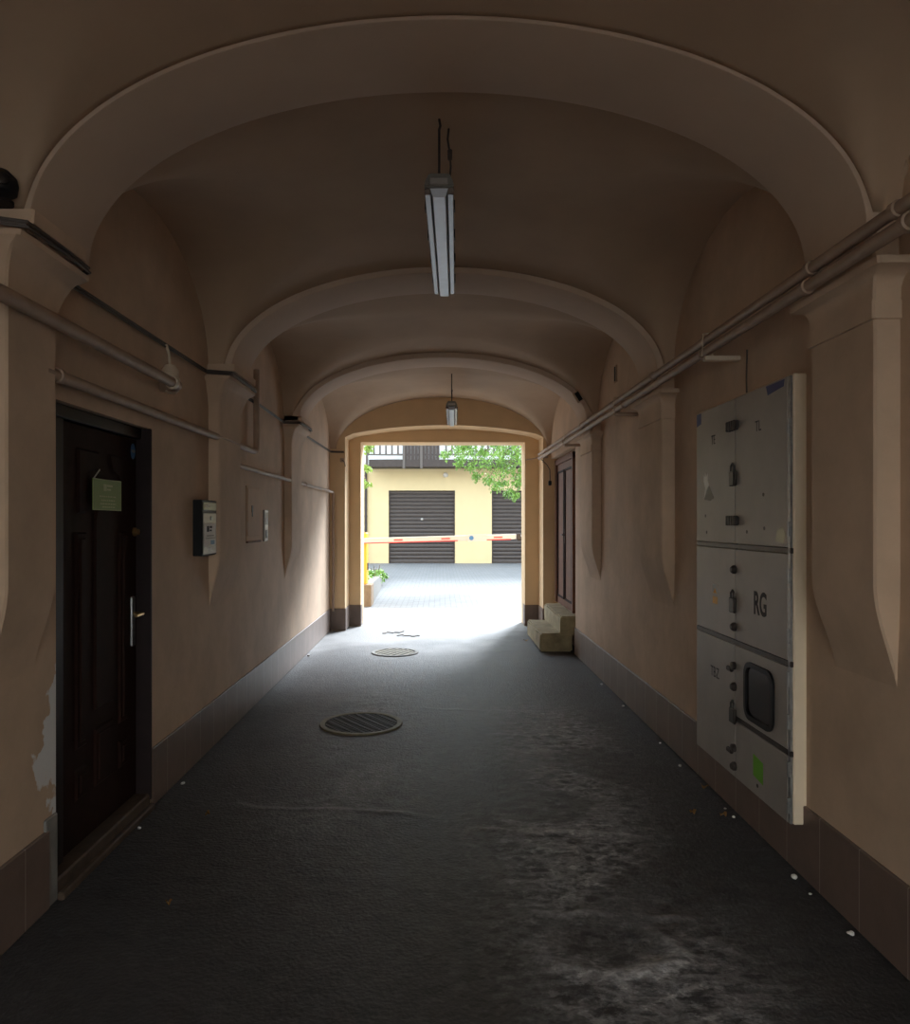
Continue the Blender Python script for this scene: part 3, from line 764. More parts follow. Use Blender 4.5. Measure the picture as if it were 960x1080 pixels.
# ------------------------------------------------------------------ pipes and cables
def pipe(name, label, pts, r, m, cat='pipe', collars=(), cm=None, n=14, group=None):
    root = empty(name, pts[0])
    P0 = Vector(pts[0])
    w = MB(); w.tube([Vector(p) - P0 for p in pts], r, n); w.build('tube', m, root)
    for c in collars:
        c = Vector(c) - P0
        w = MB(); w.tube([c - Vector((0, .018, 0)), c - Vector((0, .014, 0)), c + Vector((0, .014, 0)), c + Vector((0, .018, 0))], [r * 1.05, r * 1.3, r * 1.3, r * 1.05], n)
        w.build('collar', cm or m, root)
    return tag(root, label, cat, group)
PX = 1.515
zu, zlw = 1.65 + 0.684 * PX, 1.65 + 0.643 * PX
pipe('wall_pipe', 'upper of the two brown pipes running along the right wall', [(PX, -1.85, zu), (PX, Y1 - 0.01, zu)], 0.023, 'pipe', collars=[(PX, y, zu) for y in (2.45, 3.02, 5.25, 7.9, 10.3)])
pipe('wall_pipe', 'lower of the two brown pipes along the right wall', [(PX + 0.005, -1.85, zlw), (PX + 0.005, Y1 - 0.01, zlw)], 0.025, 'pipe', collars=[(PX + 0.005, y, zlw) for y in (2.4, 3.06, 4.28, 6.1, 9.0)])
BR = [(4.20, 'pale bracket under the right-hand pipes, over the grey cabinet'), (6.35, 'small bracket under the right-hand pipes, past the second right pilaster'), (8.9, 'bracket under the right-hand pipes nearest the brown door')]
for y, lab in BR:
    root = tag(empty('pipe_bracket', (WR, y, zlw - 0.04), 'R'), lab, 'bracket', 'pipe brackets on the right wall')
    w = MB(); w.box(-0.022, 0.022, -0.018, 0.010, -0.01, 0.20, 0.004); w.build('arm', 'pale_pipe' if y < 5 else 'pipe', root)
    w = MB(); w.tube([(0, 0.01, 0.15), (0, 0.13, 0.148), (0, 0.14, 0.175), (0, 0.135, 0.205), (0, 0.01, 0.21)], 0.004, 8); w.build('clip', 'pale_pipe', root)
# hanging cable at the far right
w = MB(); w.tube([(1.53, 11.2, zlw - 0.01), (1.62, 11.18, 2.52), (1.665, 11.2, 2.45), (1.67, 11.2, 2.30), (1.665, 11.2, 2.27)], 0.007, 8)
hc = empty('hanging_cable', (0, 0, 0)); o = w.build('cable', 'cable', hc)
w = MB(); w.box(1.645, 1.69, 11.17, 11.225, 2.21, 2.28, 0.008); w.build('plug', 'black', hc)
tag(hc, 'dark cable end hanging from the pipes beside the brown door', 'cable')

PA = -1.555
pz = 2.463
pipe('wall_pipe', 'thick beige pipe above the dark door on the left wall', [(PA, -1.85, pz), (PA, 4.34, pz), (PA - 0.005, 4.39, pz), (PA - 0.03, 4.43, pz), (PA - 0.08, 4.445, pz), (WL - 0.01, 4.445, pz)], 0.030, 'pipe', collars=[(PA, 4.30, pz)], cm='pale_pipe')
# pale insulator where it turns into the wall
w = MB(); w.lathe([(0, -0.07), (0.035, -0.07), (0.05, -0.055), (0.05, -0.02), (0.058, -0.015), (0.058, 0.02), (0.05, 0.03), (0.05, 0.07), (0.03, 0.10), (0, 0.10)], 20)
eb = empty('pipe_fitting', (-1.63, 4.47, 2.50)); w.build('body', 'pale_pipe', eb)
w = MB(); w.tube([(0, 0, 0.09), (0.0, -0.02, 0.16), (-0.02, -0.01, 0.22)], 0.009, 8); w.build('stub', 'pale_pipe', eb)
tag(eb, 'pale ribbed pipe fitting at the end of the thick beige pipe', 'pipe fitting')
PB = -1.622
pipe('wall_pipe', 'thin beige pipe passing over the dark door and turning up beyond the second pilaster',
     [(PB, 3.02, 2.272), (PB, 6.46, 2.272), (PB, 6.51, 2.28), (PB, 6.535, 2.30), (PB, 6.54, 2.34), (PB, 6.54, 3.0)], 0.026, 'pipe', collars=[(PB, 3.14, 2.272)])
pipe('wall_pipe', 'low beige pipe along the far left wall ending at the gateway pier',
     [(PB, 5.90, 2.108), (PB, 11.18, 2.108), (PB, 11.22, 2.10), (PB, 11.235, 2.06), (PB, 11.235, 0.30)], 0.020, 'pipe', collars=[(PB, 8.9, 2.108)])
# cable bundle under the left abaci
def cpath(dx, dz):
    P = [(-1.462 + dx, -2.4, 2.722 + dz)]
    pts = []
    y = -2.0
    for a, b in LP:
        pts += [(a - 0.13, -1.655), (a - 0.06, -1.49), ((a + b) / 2, -1.485), (b + 0.06, -1.49), (b + 0.13, -1.655), (b + 0.9, -1.655)]
    pts = [p for p in pts if p[0] > -3]
    pts += [(11.22, -1.655), (11.26, -1.58), (11.27, -1.46)]
    return [(x + dx, yy, 2.722 + dz + 0.006 * math.sin(yy * 3)) for yy, x in pts]
cbd = empty('cable_bundle', (0, 0, 0))
for dx, dz in ((0, 0.008), (0.004, -0.012), (-0.006, -0.002)):
    w = MB(); w.tube(cpath(dx, dz), 0.006, 8); w.build('cable', 'cable', cbd)
tag(cbd, 'dark bundle of cables strung along the left wall under the capitals', 'cables')
for (y, x, z, s_, lab) in ((11.26, -1.49, 2.60, 1, 'small dark cable clip on the left gateway pier'), (11.26, 1.62, 2.66, -1, 'small dark cable clip on the right gateway pier')):
    root = tag(empty('cable_clip', (x, y + 0.04, z)), lab, 'clip', 'cable clips on the gateway piers')
    w = MB(); w.box(-0.03, 0.03, -0.05, 0.012, -0.03, 0.03, 0.006); w.build('block', 'pipe', root)
    w = MB(); w.tube([(0, -0.05, 0), (s_ * 0.04, -0.055, -0.03), (s_ * 0.05, -0.04, -0.10)], 0.006, 8); w.build('wire', 'cable', root)
w = MB(); w.tube([(1.54, 11.25, 2.66), (1.48, 11.6, 2.65), (1.37, 11.79, 2.645)], 0.006, 8)
tag(w.build('wire', 'cable'), 'short dark wire crossing the right gateway reveal', 'wire')

# vents / dark slots high on the right
vents = [((1.487, 7.93, 3.0), 'F', 0.07, 0.10, -0.55, 'dark vent slot on the face of the third vault rib'),
         ((WR - 0.001, 7.13, 3.08), 'R', 0.07, 0.14, 0, 'dark vent slot in the lunette beyond the second right pilaster'),
         ((WR - 0.001, 6.04, 2.90), 'R', 0.06, 0.05, 0, 'small dark hole in the lunette near the second rib at the right')]
for loc, sd, a, b, rot, lab in vents:
    root = tag(empty('vent', loc, sd), lab, 'vent', 'vent slots above the right-hand pipes')
    root.rotation_euler.rotate_axis('Z', -rot) if rot else None
    w = MB(); w.box(-a / 2 - .01, a / 2 + .01, -b / 2 - .01, b / 2 + .01, -0.01, 0.012, 0.003); w.build('rim', 'vault', root)
    w = MB(); w.box(-a / 2 + .012, a / 2 - .012, -b / 2, b / 2, 0.0, 0.0135); w.build('slot', 'pit', root)

# security camera on the near left capital
sc = tag(empty('security_camera', (-1.585, 2.665, 2.797)), 'black dome security camera on top of the nearest left capital', 'camera')
w = MB(); w.lathe([(0, 0), (0.045, 0), (0.045, 0.012), (0.02, 0.018), (0.018, 0.035), (0, 0.035)], 24); w.build('mount', 'black', sc)
w = MB(); w.lathe([(0, 0), (0.03, 0.002), (0.055, 0.02), (0.06, 0.05), (0.054, 0.075), (0.03, 0.10), (0, 0.108)], 28, Matrix.Translation((0, 0, 0.02))); w.build('housing', 'black', sc)
w = MB(); w.lathe([(0, 0), (0.026, 0.0), (0.026, 0.012), (0.018, 0.016), (0, 0.017)], 20, Matrix.Translation((0.03, -0.042, 0.075)) @ Matrix.Rotation(math.radians(80), 4, Vector((0.8, 0.6, 0)))); w.build('lens', 'window', sc)

# ------------------------------------------------------------------ fluorescent lamps
def make_lamp(y0, y1, x0, x1, zb, wd, ceil, label, rod_y):
    cx = (x0 + x1) / 2; cy = (y0 + y1) / 2
    L = y1 - y0
    root = empty('fluorescent_lamp', (cx, cy, zb)); root.rotation_euler.z = -math.atan2(x1 - x0, L)
    w = MB(); h = wd / 2
    # housing: chamfered trough
    prof = [(-h, 0.035), (-h, 0.055), (-h * 0.7, 0.10), (h * 0.7, 0.10), (h, 0.055), (h, 0.035)]
    bm = w.bm
    a = [bm.verts.new((p[0], -L / 2, p[1])) for p in prof]; b = [bm.verts.new((p[0], L / 2, p[1])) for p in prof]
    n = len(prof); bm.faces.new(a); bm.faces.new(b[::-1])
    for i in range(n): bm.faces.new((a[i], a[(i + 1) % n], b[(i + 1) % n], b[i]))
    bmesh.ops.bevel(bm, geom=bm.edges[:], offset=0.006, segments=2, affect='EDGES')
    w.build('housing', 'lamp_body', root)
    w = MB()
    prof = [(-h * 0.62, 0.036), (-h * 0.50, 0.008), (-h * 0.40, -0.008), (h * 0.40, -0.008), (h * 0.50, 0.008), (h * 0.62, 0.036)]
    bm = w.bm; e = 0.02
    a = [bm.verts.new((p[0], -L / 2 + e, p[1])) for p in prof]; b = [bm.verts.new((p[0], L / 2 - e, p[1])) for p in prof]
    bm.faces.new(a); bm.faces.new(b[::-1])
    for i in range(n): bm.faces.new((a[i], a[(i + 1) % n], b[(i + 1) % n], b[i]))
    w.build('diffuser', 'diffuser', root)
    for s_ in (-1, 1):
        w = MB(); w.box(min(s_ * h, s_ * h * 0.56), max(s_ * h, s_ * h * 0.56), -L / 2 + e, L / 2 - e, 0.006, 0.036, 0.004); w.build('clear_cover_edge', 'clear', root)
    for s_ in (-1, 1):
        for k in range(4):
            yy = -L / 2 + L * (k + 0.6) / 4.3
            w = MB(); w.box(s_ * h - 0.006, s_ * h + 0.006, yy - 0.02, yy + 0.02, 0.01, 0.06, 0.002); w.build('clip', 'dark_metal', root)
    w = MB(); w.box(-h * 0.62, h * 0.62, -L / 2 - 0.006, -L / 2 + 0.004, 0.045, 0.075, 0.003); w.build('end_plate', 'panel_grey', root)
    for ry in rod_y:
        w = MB(); w.tube([(0, ry - cy, 0.09), (0.0, ry - cy, ceil - zb - 0.03), (0.006, ry - cy, ceil - zb - 0.012), (0, ry - cy, ceil - zb + 0.02)], 0.006, 8); w.build('hanger_rod', 'dark_metal', root)
    return tag(root, label, 'lamp', 'fluorescent lamps hanging in the passage'), cx, cy
l1, lx, ly = make_lamp(3.5, 5.08, -0.004, 0.032, 3.205, 0.140, 3.555, 'long fluorescent batten lamp hanging from the near vault', (3.53, 5.0))
w = MB(); w.tube([(0.05, 3.56 - ly, 0.09), (0.055, 3.56 - ly, 0.16), (0.05, 3.57 - ly, 0.23), (0.04, 3.58 - ly, 0.30), (0.045, 3.6 - ly, 0.36)], 0.005, 8); w.box(0.04, 0.062, 3.55 - ly, 3.575 - ly, 0.19, 0.24, 0.005); w.build('supply_cable', 'cable', l1)
l2, _, _ = make_lamp(9.1, 10.68, 0.145, 0.176, 3.045, 0.140, 3.53, 'far fluorescent lamp hanging before the gateway arch', (9.25, 10.5))

# ------------------------------------------------------------------ drain covers
def cover(x, y, r, label, ang, pitch, bar, rimmat, barmat):
    root = tag(empty('drain_cover', (x, y, -0.003)), label, 'drain cover')
    w = MB(); w.lathe([(r - 0.045, -0.02), (r - 0.045, 0.010), (r - 0.035, 0.013), (r - 0.005, 0.012), (r, 0.002), (r, -0.02)], 48); w.build('rim', rimmat, root)
    w = MB(); w.lathe([(0, 0.0025), (r - 0.04, 0.0025)], 40); w.build('pit', 'pit', root)
    w = MB(); k = -r
    while k < r:
        c = math.sqrt(max(0, (r - 0.042) ** 2 - k * k))
        if c > 0.05: w.box(-c, c, k, k + bar, 0.003, 0.008, 0.001, 1)
        k += pitch
    if pitch < 0.04:
        k = -r
        while k < r:
            c = math.sqrt(max(0, (r - 0.042) ** 2 - k * k))
            if c > 0.05: w.box(k, k + bar, -c, c, 0.003, 0.009)
            k += pitch * 2
    o = w.build('grating', barmat, root); o.rotation_euler.z = ang
    return root
cover(-0.646, 6.07, 0.34, 'nearer round cast-iron cover in the asphalt floor', math.radians(35), 0.036, 0.02, 'iron_rim', 'iron')
cover(-0.57, 9.39, 0.30, 'farther round drain grate with open slots, towards the gateway', math.radians(62), 0.075, 0.036, 'kerb', 'iron_rim')
# thin dark tubes standing in for the cracked floor by the gateway
for i, (x, y, a) in enumerate(((-0.85, 10.95, 0.3), (-0.62, 10.72, -0.2))):
    P = [(0.0, 0, 0.008)]
    for k in range(9):
        P.append((P[-1][0] + 0.05 * math.cos(a + math.sin(k * 1.9 + i) * 1.1), P[-1][1] + 0.07 * math.sin(a + math.sin(k * 1.9 + i) * 1.1), 0.008 + 0.004 * math.sin(k)))
    w = MB(); w.tube(P, 0.007, 6)
    o = w.build('crack', 'bark'); o.location = (x, y, 0)
    tag(o, ('dark crooked twig lying nearest the gateway sill', 'dark twig lying just behind the far drain grate')[i], 'crack', 'cracks in the floor by the gateway')

# ------------------------------------------------------------------ litter
def scrap(kind, x, y, size, rot, label):
    w = MB(); bm = w.bm
    if kind == 'leaf':
        n = 7
        L_ = [bm.verts.new((size * (t / n - 0.5), -0.28 * size * math.sin(PI * t / n), 0.012 * math.sin(t))) for t in range(n + 1)]
        C_ = [bm.verts.new((size * (t / n - 0.5), 0, 0.004 + 0.006 * math.cos(t * 0.8))) for t in range(n + 1)]
        R_ = [bm.verts.new((size * (t / n - 0.5), 0.28 * size * math.sin(PI * t / n), 0.014 * math.cos(t))) for t in range(n + 1)]
        for P, Q in ((L_, C_), (C_, R_)):
            for i in range(n): bm.faces.new((P[i], P[i + 1], Q[i + 1], Q[i]))
        bmesh.ops.solidify(bm, geom=bm.faces[:], thickness=0.0015)
        o = w.build('fallen_leaf', 'dry_leaf'); cat = 'leaf'
    else:
        bmesh.ops.create_icosphere(bm, subdivisions=2, radius=size / 2)
        for v in bm.verts:
            v.co *= 1 + 0.5 * noise.noise(v.co * 60 + Vector((x * 9, y * 7, 0)))
            v.co.z *= 0.55
        o = w.build('paper_scrap', 'paper', ang=15); cat = 'litter'
    o.rotation_euler.z = rot
    o.location = (x, y, 0)
    bpy.context.view_layer.update()
    zmin = min((o.matrix_world @ v.co).z for v in o.data.vertices)
    o.location.z = 0.001 - zmin - 0.003
    return tag(o, label, cat)
def fp(u, v):
    y = 780 * H / (v - 551); return (u - 464) * y / 780, y
LIT = [('paper', 907, 986, 0.045, 'crumpled white paper scrap at the foot of the right wall, nearest the camera'),
       ('paper', 850, 926, 0.05, 'crushed white paper scrap below the near edge of the grey cabinet'),
       ('paper', 868, 943, 0.025, 'tiny white crumb beside the crushed paper scrap'),
       ('leaf', 747, 831, 0.07, 'brown fallen leaf below the far corner of the grey cabinet'),
       ('leaf', 731, 858, 0.05, 'small tan leaf lying out on the asphalt'),
       ('leaf', 763, 861, 0.06, 'curled brown leaf below the middle of the grey cabinet'),
       ('paper', 771, 853, 0.025, 'white crumb beside the curled brown leaf'),
       ('paper', 781, 862, 0.03, 'pale scrap under the left half of the grey cabinet'),
       ('paper', 717, 808, 0.04, 'pale scrap at the wall foot just past the grey cabinet'),
       ('paper', 699, 784, 0.03, 'pale crumb by the right baseboard beyond the cabinet, nearer'),
       ('paper', 660, 745, 0.04, 'pale crumb by the right baseboard below the second pilaster'),
       ('paper', 640, 722, 0.04, 'pale crumb at the right baseboard before the stone steps'),
       ('leaf', 555, 676, 0.09, 'fallen leaf in front of the lower stone step'),
       ('paper', 325, 692, 0.06, 'white scrap at the foot of the far left wall'),
       ('paper', 104, 874, 0.035, 'white scrap on the ledge before the dark door'),
       ('paper', 178, 827, 0.04, 'pale pebble at the left baseboard right after the dark door'),
       ('leaf', 219, 860, 0.05, 'small tan leaf on the asphalt before the mailbox wall'),
       ('leaf', 178, 954, 0.03, 'tiny dry leaf on the asphalt before the dark door')]
for k, u, v, s_, lab in LIT:
    x, y = fp(u, v)
    x = max(-1.62, min(1.645, x))
    scrap(k, x, y, s_ * (0.62 if k == 'paper' else 0.85), random.uniform(0, 6), lab)

# ------------------------------------------------------------------ courtyard
GY = 29.9
gb = tag(empty('garage_building', (0, GY, 0)), 'pale yellow garage building with a dark balcony across the courtyard', 'building')
def gx(u): return (u - 464) * GY / 780
def gz(v, y=GY): return H - (v - 551) * y / 780
dx0, dx1 = gx(410), gx(480); ex0, ex1 = gx(518.8), gx(589)
dt = gz(517.3)
w = MB()
for a, b in ((-9, dx0), (dx1, ex0), (ex1, 9)): w.box(a, b, 0, 0.4, -0.05, 4.0)
for a, b in ((dx0, dx1), (ex0, ex1)): w.box(a, b, 0, 0.4, dt, 4.0); w.box(a, b, 0.25, 0.4, -0.05, dt)
w.build('wall', 'yellow_wall', gb, smooth=False)
w = MB(); w.box(-9, 9, 0.02, 0.4, 4.0, 8); w.build('upper_wall', 'white_wall', gb, smooth=False)
BY = -1.0; by = GY + BY
zs0, zs1 = gz(492.5, by), gz(484.5, by)
w = MB(); w.box(gx(389) * by / GY, 9, BY, 0.2, zs0, zs1, 0.01); w.build('balcony_slab', 'brown_board', gb)
rl = MB(); X0 = -2.85
rl.box(X0, 9, BY + 0.02, BY + 0.08, gz(480.3, by), gz(478.6, by)); rl.box(X0, 9, BY + 0.0, BY + 0.1, zs1 + 1.0, zs1 + 1.07)
rails = rl.build('railing', 'rail', gb, smooth=False)
w = MB(); x = X0
pa, pb = (426 - 464) * by / 780, (463.5 - 464) * by / 780
nb = 0
while x < 4.2:
    if not (pa - 0.1 < x < pb + 0.02):
        m_ = MB(); m_.box(x, x + 0.075, BY + 0.025, BY + 0.07, gz(480, by), zs1 + 1.0); m_.build('baluster', 'rail', rails, smooth=False)
    x += 0.235
w.bm.free()
w = MB(); x = pa
while x < pb - 0.05:
    w.box(x, x + 0.135, BY + 0.0, BY + 0.04, zs1 - 0.02, zs1 + 1.0, 0.005, 1); x += 0.14
w.build('board_panel', 'brown_board', gb)
for x in (pa, (444.5 - 464) * by / 780, X0):
    w = MB(); w.box(x - 0.05, x + 0.05, BY - 0.03, BY + 0.07, zs0 - 0.06, zs1 + 1.1, 0.005); w.build('railing_post', 'rail', gb)

def shutter(x0, x1, label):
    root = tag(empty('garage_door', ((x0 + x1) / 2, GY + 0.10, 0)), label, 'garage door')
    W = (x1 - x0) / 2
    n = 19; p = dt / n
    w = MB(); bm = w.bm
    prof = []
    for i in range(n):
        z = i * p
        for t, dyy in ((0.0, 0.035), (0.07, 0.035), (0.10, 0.008), (0.35, -0.012), (0.65, -0.012), (0.95, 0.010)):
            prof.append((dyy, z + t * p))
    prof.append((0.035, dt))
    A = [bm.verts.new((-W, d, z)) for d, z in prof]; B = [bm.verts.new((W, d, z)) for d, z in prof]
    for i in range(len(prof) - 1): bm.faces.new((A[i], B[i], B[i + 1], A[i + 1]))
    back = [bm.verts.new((-W, 0.08, 0)), bm.verts.new((W, 0.08, 0)), bm.verts.new((W, 0.08, dt)), bm.verts.new((-W, 0.08, dt))]
    bm.faces.new(back); bm.faces.new([back[0], back[3]] + A[::-1]); bm.faces.new([back[2], back[1]] + B)
    bm.faces.new((A[0], back[0], back[1], B[0])); bm.faces.new((A[-1], B[-1], back[2], back[3]))
    w.build('slats', 'shutter', root, ang=20)
    for s_ in (-1, 1):
        w = MB(); w.box(s_ * W - (0.06 if s_ > 0 else 0), s_ * W + (0.06 if s_ < 0 else 0), -0.06, 0.06, 0, dt, 0.005); w.build('guide_rail', 'brown_board', root)
    w = MB(); w.lathe([(0, 0), (0.05, 0), (0.05, 0.02), (0, 0.03)], 16, Matrix.Translation((0, -0.015, 1.78)) @ Matrix.Rotation(PI / 2, 4, 'X')); w.build('lock', 'steel', root)
    w = MB(); w.box(-W, W, -0.03, 0.03, 0, 0.07, 0.008); w.build('bottom_bar', 'shutter', root)
shutter(dx0, dx1, 'wide dark slatted roller garage door seen in full beyond the barrier')
shutter(ex0, ex1, 'dark roller garage door partly hidden by the right gateway pier')
wl = tag(empty('wall_lamp', (gx(470), GY, gz(501))), 'small round white lamp on the yellow wall under the balcony', 'lamp')
w = MB(); w.lathe([(0, 0), (0.10, 0), (0.10, 0.03), (0, 0.03)], 24, Matrix.Rotation(PI / 2, 4, 'X')); w.build('base', 'panel_grey', wl)
w = MB(); w.lathe([(0.095, 0.03), (0.09, 0.08), (0.06, 0.12), (0, 0.135)], 24, Matrix.Rotation(PI / 2, 4, 'X')); w.build('globe', 'boom_white', wl)
dp = tag(empty('downpipe', (gx(386.2), GY - 0.085, 0)), 'dark rain downpipe at the left edge of the yellow wall', 'downpipe')
w = MB(); w.tube([(0, 0, 0), (0, 0, 3.3), (0, 0, 3.7)], 0.055, 14); w.build('tube', 'brown_board', dp)
for z in (0.6, 1.9, 3.1):
    w = MB(); w.tube([(0, 0, z - 0.02), (0, 0, z + 0.02)], 0.066, 14); w.build('collar', 'dark_metal', dp)

# planter with ivy and a barrier
pl = tag(empty('planter', (-1.9, 14.5, 0)), 'low concrete planter with a brown stone end, left of the courtyard drive', 'planter')
w = MB(); w.box(-2.6 + 1.9, -1.345 + 1.9, 0, 0.55, -0.01, 0.425, 0.012); o = w.build('stone_end', 'brownstone', pl)
w = MB(); bm = w.bm
path = [(-1.36, 15.0, 0.42), (-1.40, 16.5, 0.39), (-1.47, 18.5, 0.33), (-1.56, 20.5, 0.27), (-1.66, 22.0, 0.24), (-2.0, 23.2, 0.22), (-2.8, 23.8, 0.2)]
R = []
for i, (x, y, z) in enumerate(path):
    a = Vector(path[max(0, i - 1)][:2]); b = Vector(path[min(len(path) - 1, i + 1)][:2]); t = (b - a).normalized(); nn = Vector((-t.y, t.x)) * 0.16
    p = Vector((x + 1.9, y - 14.5))
    R.append([bm.verts.new((p.x, p.y, -0.01)), bm.verts.new((p.x, p.y, z)), bm.verts.new((p.x + nn.x, p.y + nn.y, z)), bm.verts.new((p.x + nn.x, p.y + nn.y, -0.01))])
for a, b in zip(R, R[1:]):
    for k in range(4): bm.faces.new((a[k], a[(k + 1) % 4], b[(k + 1) % 4], b[k]))
bm.faces.new(R[0]); bm.faces.new(R[-1])
w.build('kerb_wall', 'kerb', pl, ang=30)
w = MB(); w.prism([(-0.6, 0.5), (0.42, 0.5), (0.40, 2.0), (0.34, 4.0), (0.25, 6.0), (0.12, 7.6), (-0.2, 8.6), (-0.8, 8.9)], 0.02, 0.16); w.build('earth', 'soil', pl)

def leaf_mass(centers, size, m, name, parent, droop=0.3, n_each=24):
    w = MB(); bm = w.bm
    for c, rad in centers:
        for _ in range(n_each):
            d = Vector((random.gauss(0, 1), random.gauss(0, 1), random.gauss(0, 1))).normalized() * rad * random.random() ** 0.4
            p = Vector(c) + d
            s_ = size * random.uniform(0.7, 1.3)
            ax = Vector((random.uniform(-1, 1), random.uniform(-1, 1), random.uniform(-1, 0.2) - droop)).normalized()
            sd = ax.cross(Vector((random.uniform(-1, 1), random.uniform(-1, 1), random.uniform(-0.2, 1)))).normalized()
            nn = ax.cross(sd)
            v = [bm.verts.new(p), bm.verts.new(p + ax * s_ * 0.5 + sd * s_ * 0.28 + nn * s_ * .06), bm.verts.new(p + ax * s_), bm.verts.new(p + ax * s_ * 0.5 - sd * s_ * 0.28 + nn * s_ * .06)]
            bm.faces.new((v[0], v[1], v[2])); bm.faces.new((v[0], v[2], v[3]))
    me = bpy.data.meshes.new(name); bm.to_mesh(me); bm.free(); me.materials.append(M[m])
    o = bpy.data.objects.new(name, me); COL.objects.link(o); o.parent = parent
    return o
iv = tag(empty('ivy_shrub', (-1.65, 18.0, 0.16)), 'low green ivy shrub growing in the planter behind the orange barrier post', 'shrub')
w = MB()
for k in range(9):
    a = random.uniform(0, 6.28); r_ = random.uniform(0.05, 0.3)
    w.tube([(0, 0.3 * (k - 4), -0.02), (0.1 * math.cos(a), 0.3 * (k - 4) + 0.1 * math.sin(a), 0.2), (0.17 * math.cos(a), 0.3 * (k - 4) + r_ * math.sin(a), 0.40)], [0.012, 0.009, 0.004], 6)
w.build('stems', 'bark', iv)
leaf_mass([((random.uniform(-0.25, 0.14), random.uniform(-1.6, 1.6), random.uniform(0.05, 0.24)), 0.13) for _ in range(46)], 0.10, 'leaf', 'foliage', iv, 0.1, 26)

BYY = 14.7
br = tag(empty('barrier', (-1.72, BYY, 0.425)), 'orange boom barrier with a red and white arm across the drive', 'barrier')
w = MB(); w.box(-0.17, 0.275, -0.13, 0.22, 0, 1.02, 0.015); w.build('post', 'orange_paint', br)
w = MB(); w.box(0.275, 0.295, 0.0, 0.10, 0.28, 0.42, 0.005); w.build('side_lock', 'dark_metal', br)
am = bpy.data.objects.new('boom_arm', None); bpy.data.objects.remove(am)
w = MB(); Lr = 3.02
w.box(0, Lr, -0.025, 0.025, -0.05, 0.055, 0.008); arm = w.build('boom_arm', 'boom_white', br)
arm.location = (0.20, -0.18, 0.862); arm.rotation_euler.y = -math.atan2(0.083, Lr)
for x in (0.62, 1.55, 2.58):
    w = MB(); w.box(x, x + 0.17, -0.030, -0.024, -0.012, 0.012); w.build('reflector', 'red', arm, smooth=False)
w = MB(); w.box(0.0, Lr * 0.62, -0.028, 0.028, -0.056, -0.036, 0.002); w.build('red_edge', 'red', arm)
w = MB(); w.box(Lr * 0.77, Lr * 0.965, -0.028, 0.028, -0.056, -0.036, 0.002); w.build('red_edge', 'red', arm)
w = MB(); w.prism(rrect(2.06, 2.44, -0.07, 0.075, 0.03), 0.026, 0.034); sg = w.build('plate', 'boom_white', arm); sg.rotation_euler.x = PI / 2
w = MB(); w.prism(ellipse(2.14, 0.0, 0.045, 0.045), 0.034, 0.036); w.build('disc', 'skyblue', sg)
rs = tag(empty('barrier_rest', (1.78, BYY - 0.02, 0)), 'dark fork that holds the free end of the barrier arm', 'barrier rest')
w = MB(); w.tube([(0, 0, -0.005), (0, 0, 1.30), (-0.02, 0, 1.36), (-0.12, -0.08, 1.37), (-0.20, -0.15, 1.365)], 0.03, 12); w.build('post', 'dark_metal', rs)
w = MB(); w.box(-0.27, -0.20, -0.22, -0.20, 1.30, 1.43, 0.004); w.box(-0.27, -0.20, -0.12, -0.10, 1.30, 1.43, 0.004); w.box(-0.27, -0.20, -0.22, -0.10, 1.29, 1.32, 0.004); w.build('fork', 'dark_metal', rs)

# trees
def tree(name, loc, label, limbs, cl, size, m, group=None):
    root = tag(empty(name, loc), label, 'tree', group)
    w = MB()
    for L_ in limbs:
        pts, r0, r1 = L_
        n = len(pts); w.tube([Vector(p) - Vector(loc) for p in pts], [r0 + (r1 - r0) * i / (n - 1) for i in range(n)], 8)
    w.build('trunk', 'bark', root)
    leaf_mass([(Vector(c) - Vector(loc), r_) for c, r_ in cl], size, m, 'foliage', root, 0.5, 30)
    return root
TY = 20.0
def tp(u, v, y=TY): return Vector(((u - 464) * y / 780, y, H - (v - 551) * y / 780))
tip = [(470, 480), (485, 486), (497, 492), (503, 500), (515, 505), (522, 512), (530, 508), (538, 518), (543, 522), (548, 508), (528, 485), (510, 474), (490, 470)]
limbs = [([(4.6, 20.6, -0.05), (4.5, 20.6, 2.0), (4.3, 20.5, 4.2), (3.9, 20.3, 6.5)], 0.17, 0.08)]
cl = []
for (u, v) in tip:
    p = tp(u, v) + Vector((0, random.uniform(-0.5, 0.5), 0))
    a = Vector((3.6, 20.3, 5.2)); mid = (a + p) / 2 + Vector((0, 0, 0.55))
    pts = [a.lerp(mid, t) .lerp(mid.lerp(p, t), t) for t in (0, .15, .3, .45, .6, .75, .88, 1)]
    limbs.append((pts, 0.03, 0.006))
    for q in pts[4:]:
        cl.append((q + Vector((0, 0, -0.03)), 0.17))
    cl.append((p, 0.13))
for _ in range(60):
    u = random.uniform(478, 560); vmax = 478 + 34 * max(0, min(1, (u - 478) / 60))
    v = random.uniform(440, vmax)
    cl.append((tp(u, v) + Vector((0, random.uniform(-0.8, 0.8), 0)), 0.22))
for _ in range(70):
    cl.append(((random.uniform(1.8, 6.5), random.uniform(19, 22.5), random.uniform(4.3, 8)), 0.5))
tree('tree', (4.6, 20.6, -0.02), 'light green tree whose branches hang down at the right of the courtyard', limbs, cl + cl[:90], 0.075, 'leaf')
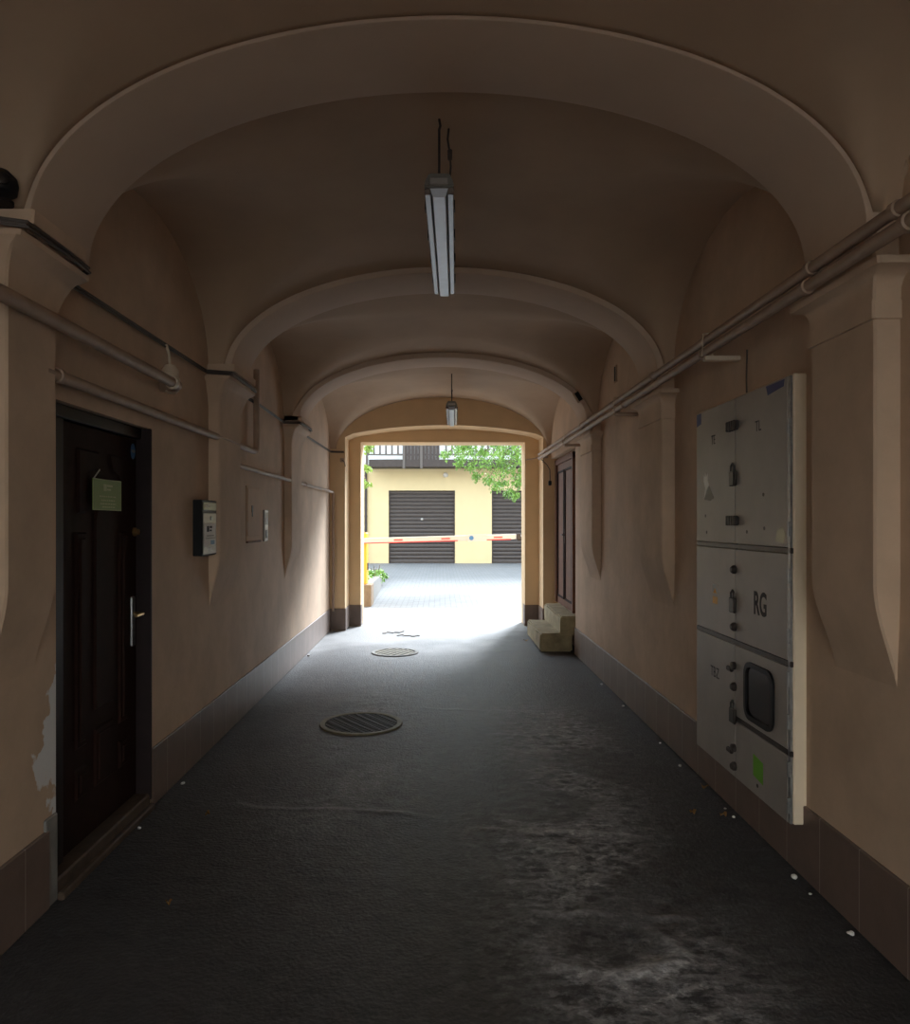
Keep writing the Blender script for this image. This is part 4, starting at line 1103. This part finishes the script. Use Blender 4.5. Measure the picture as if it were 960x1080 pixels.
limbs = [([(-3.4, 19.5, -0.05), (-3.35, 19.5, 2.2), (-3.1, 19.4, 4.2), (-2.9, 19.3, 5.6)], 0.10, 0.04)]
cl = []
for (u, v) in ((388, 470), (390, 474), (386, 492), (389, 494), (386, 508), (389, 510), (392, 468)):
    p = tp(u, v, 19.4); a = Vector((-3.05, 19.4, 4.3))
    pts = [a, (a + p) / 2 + Vector((0, 0, .2)), p]; limbs.append((pts, 0.02, 0.005)); cl.append((p, 0.07)); cl.append((p - Vector((0.12, 0, 0)), 0.12))
for _ in range(40): cl.append(((random.uniform(-4.6, -2.25), random.uniform(18.6, 20.4), random.uniform(3.2, 6.5)), 0.4))
tree('tree', (-3.4, 19.5, -0.02), 'tree at the left of the courtyard showing only a few leaves past the gateway pier', limbs, cl, 0.09, 'leaf2')

# ------------------------------------------------------------------ light
W = bpy.data.worlds.new('sky'); S.world = W; W.use_nodes = True
bg = W.node_tree.nodes['Background']
bg.inputs['Color'].default_value = (0.74, 0.87, 1.0, 1)
bg.inputs['Strength'].default_value = 1.15

sl = bpy.data.lights.new('sun', 'SUN'); so = bpy.data.objects.new('sun', sl); COL.objects.link(so)
so.rotation_euler = Vector((-0.46, -1.0, -0.76)).to_track_quat('-Z', 'Y').to_euler()
sl.energy = 3.6; sl.angle = math.radians(20); sl.color = (0.86, 0.93, 1.0)

# ------------------------------------------------------------------ camera
cam = bpy.data.cameras.new('camera'); co = bpy.data.objects.new('camera', cam); COL.objects.link(co)
co.location = (0, 0, H); co.rotation_euler = (PI / 2, 0, 0)
cam.sensor_fit = 'AUTO'; cam.sensor_width = 36; cam.lens = 36 * 780 / 1080
cam.shift_x = 16 / 1080; cam.shift_y = 11 / 1080
cam.clip_start = 0.05
S.camera = co
S.view_settings.view_transform = 'Standard'; S.view_settings.look = 'None'
S.view_settings.gamma = 1.0; S.view_settings.use_curve_mapping = False
S.view_settings.exposure = 1.85
S.cycles.max_bounces = 12; S.cycles.diffuse_bounces = 8
S.cycles.use_denoising = True
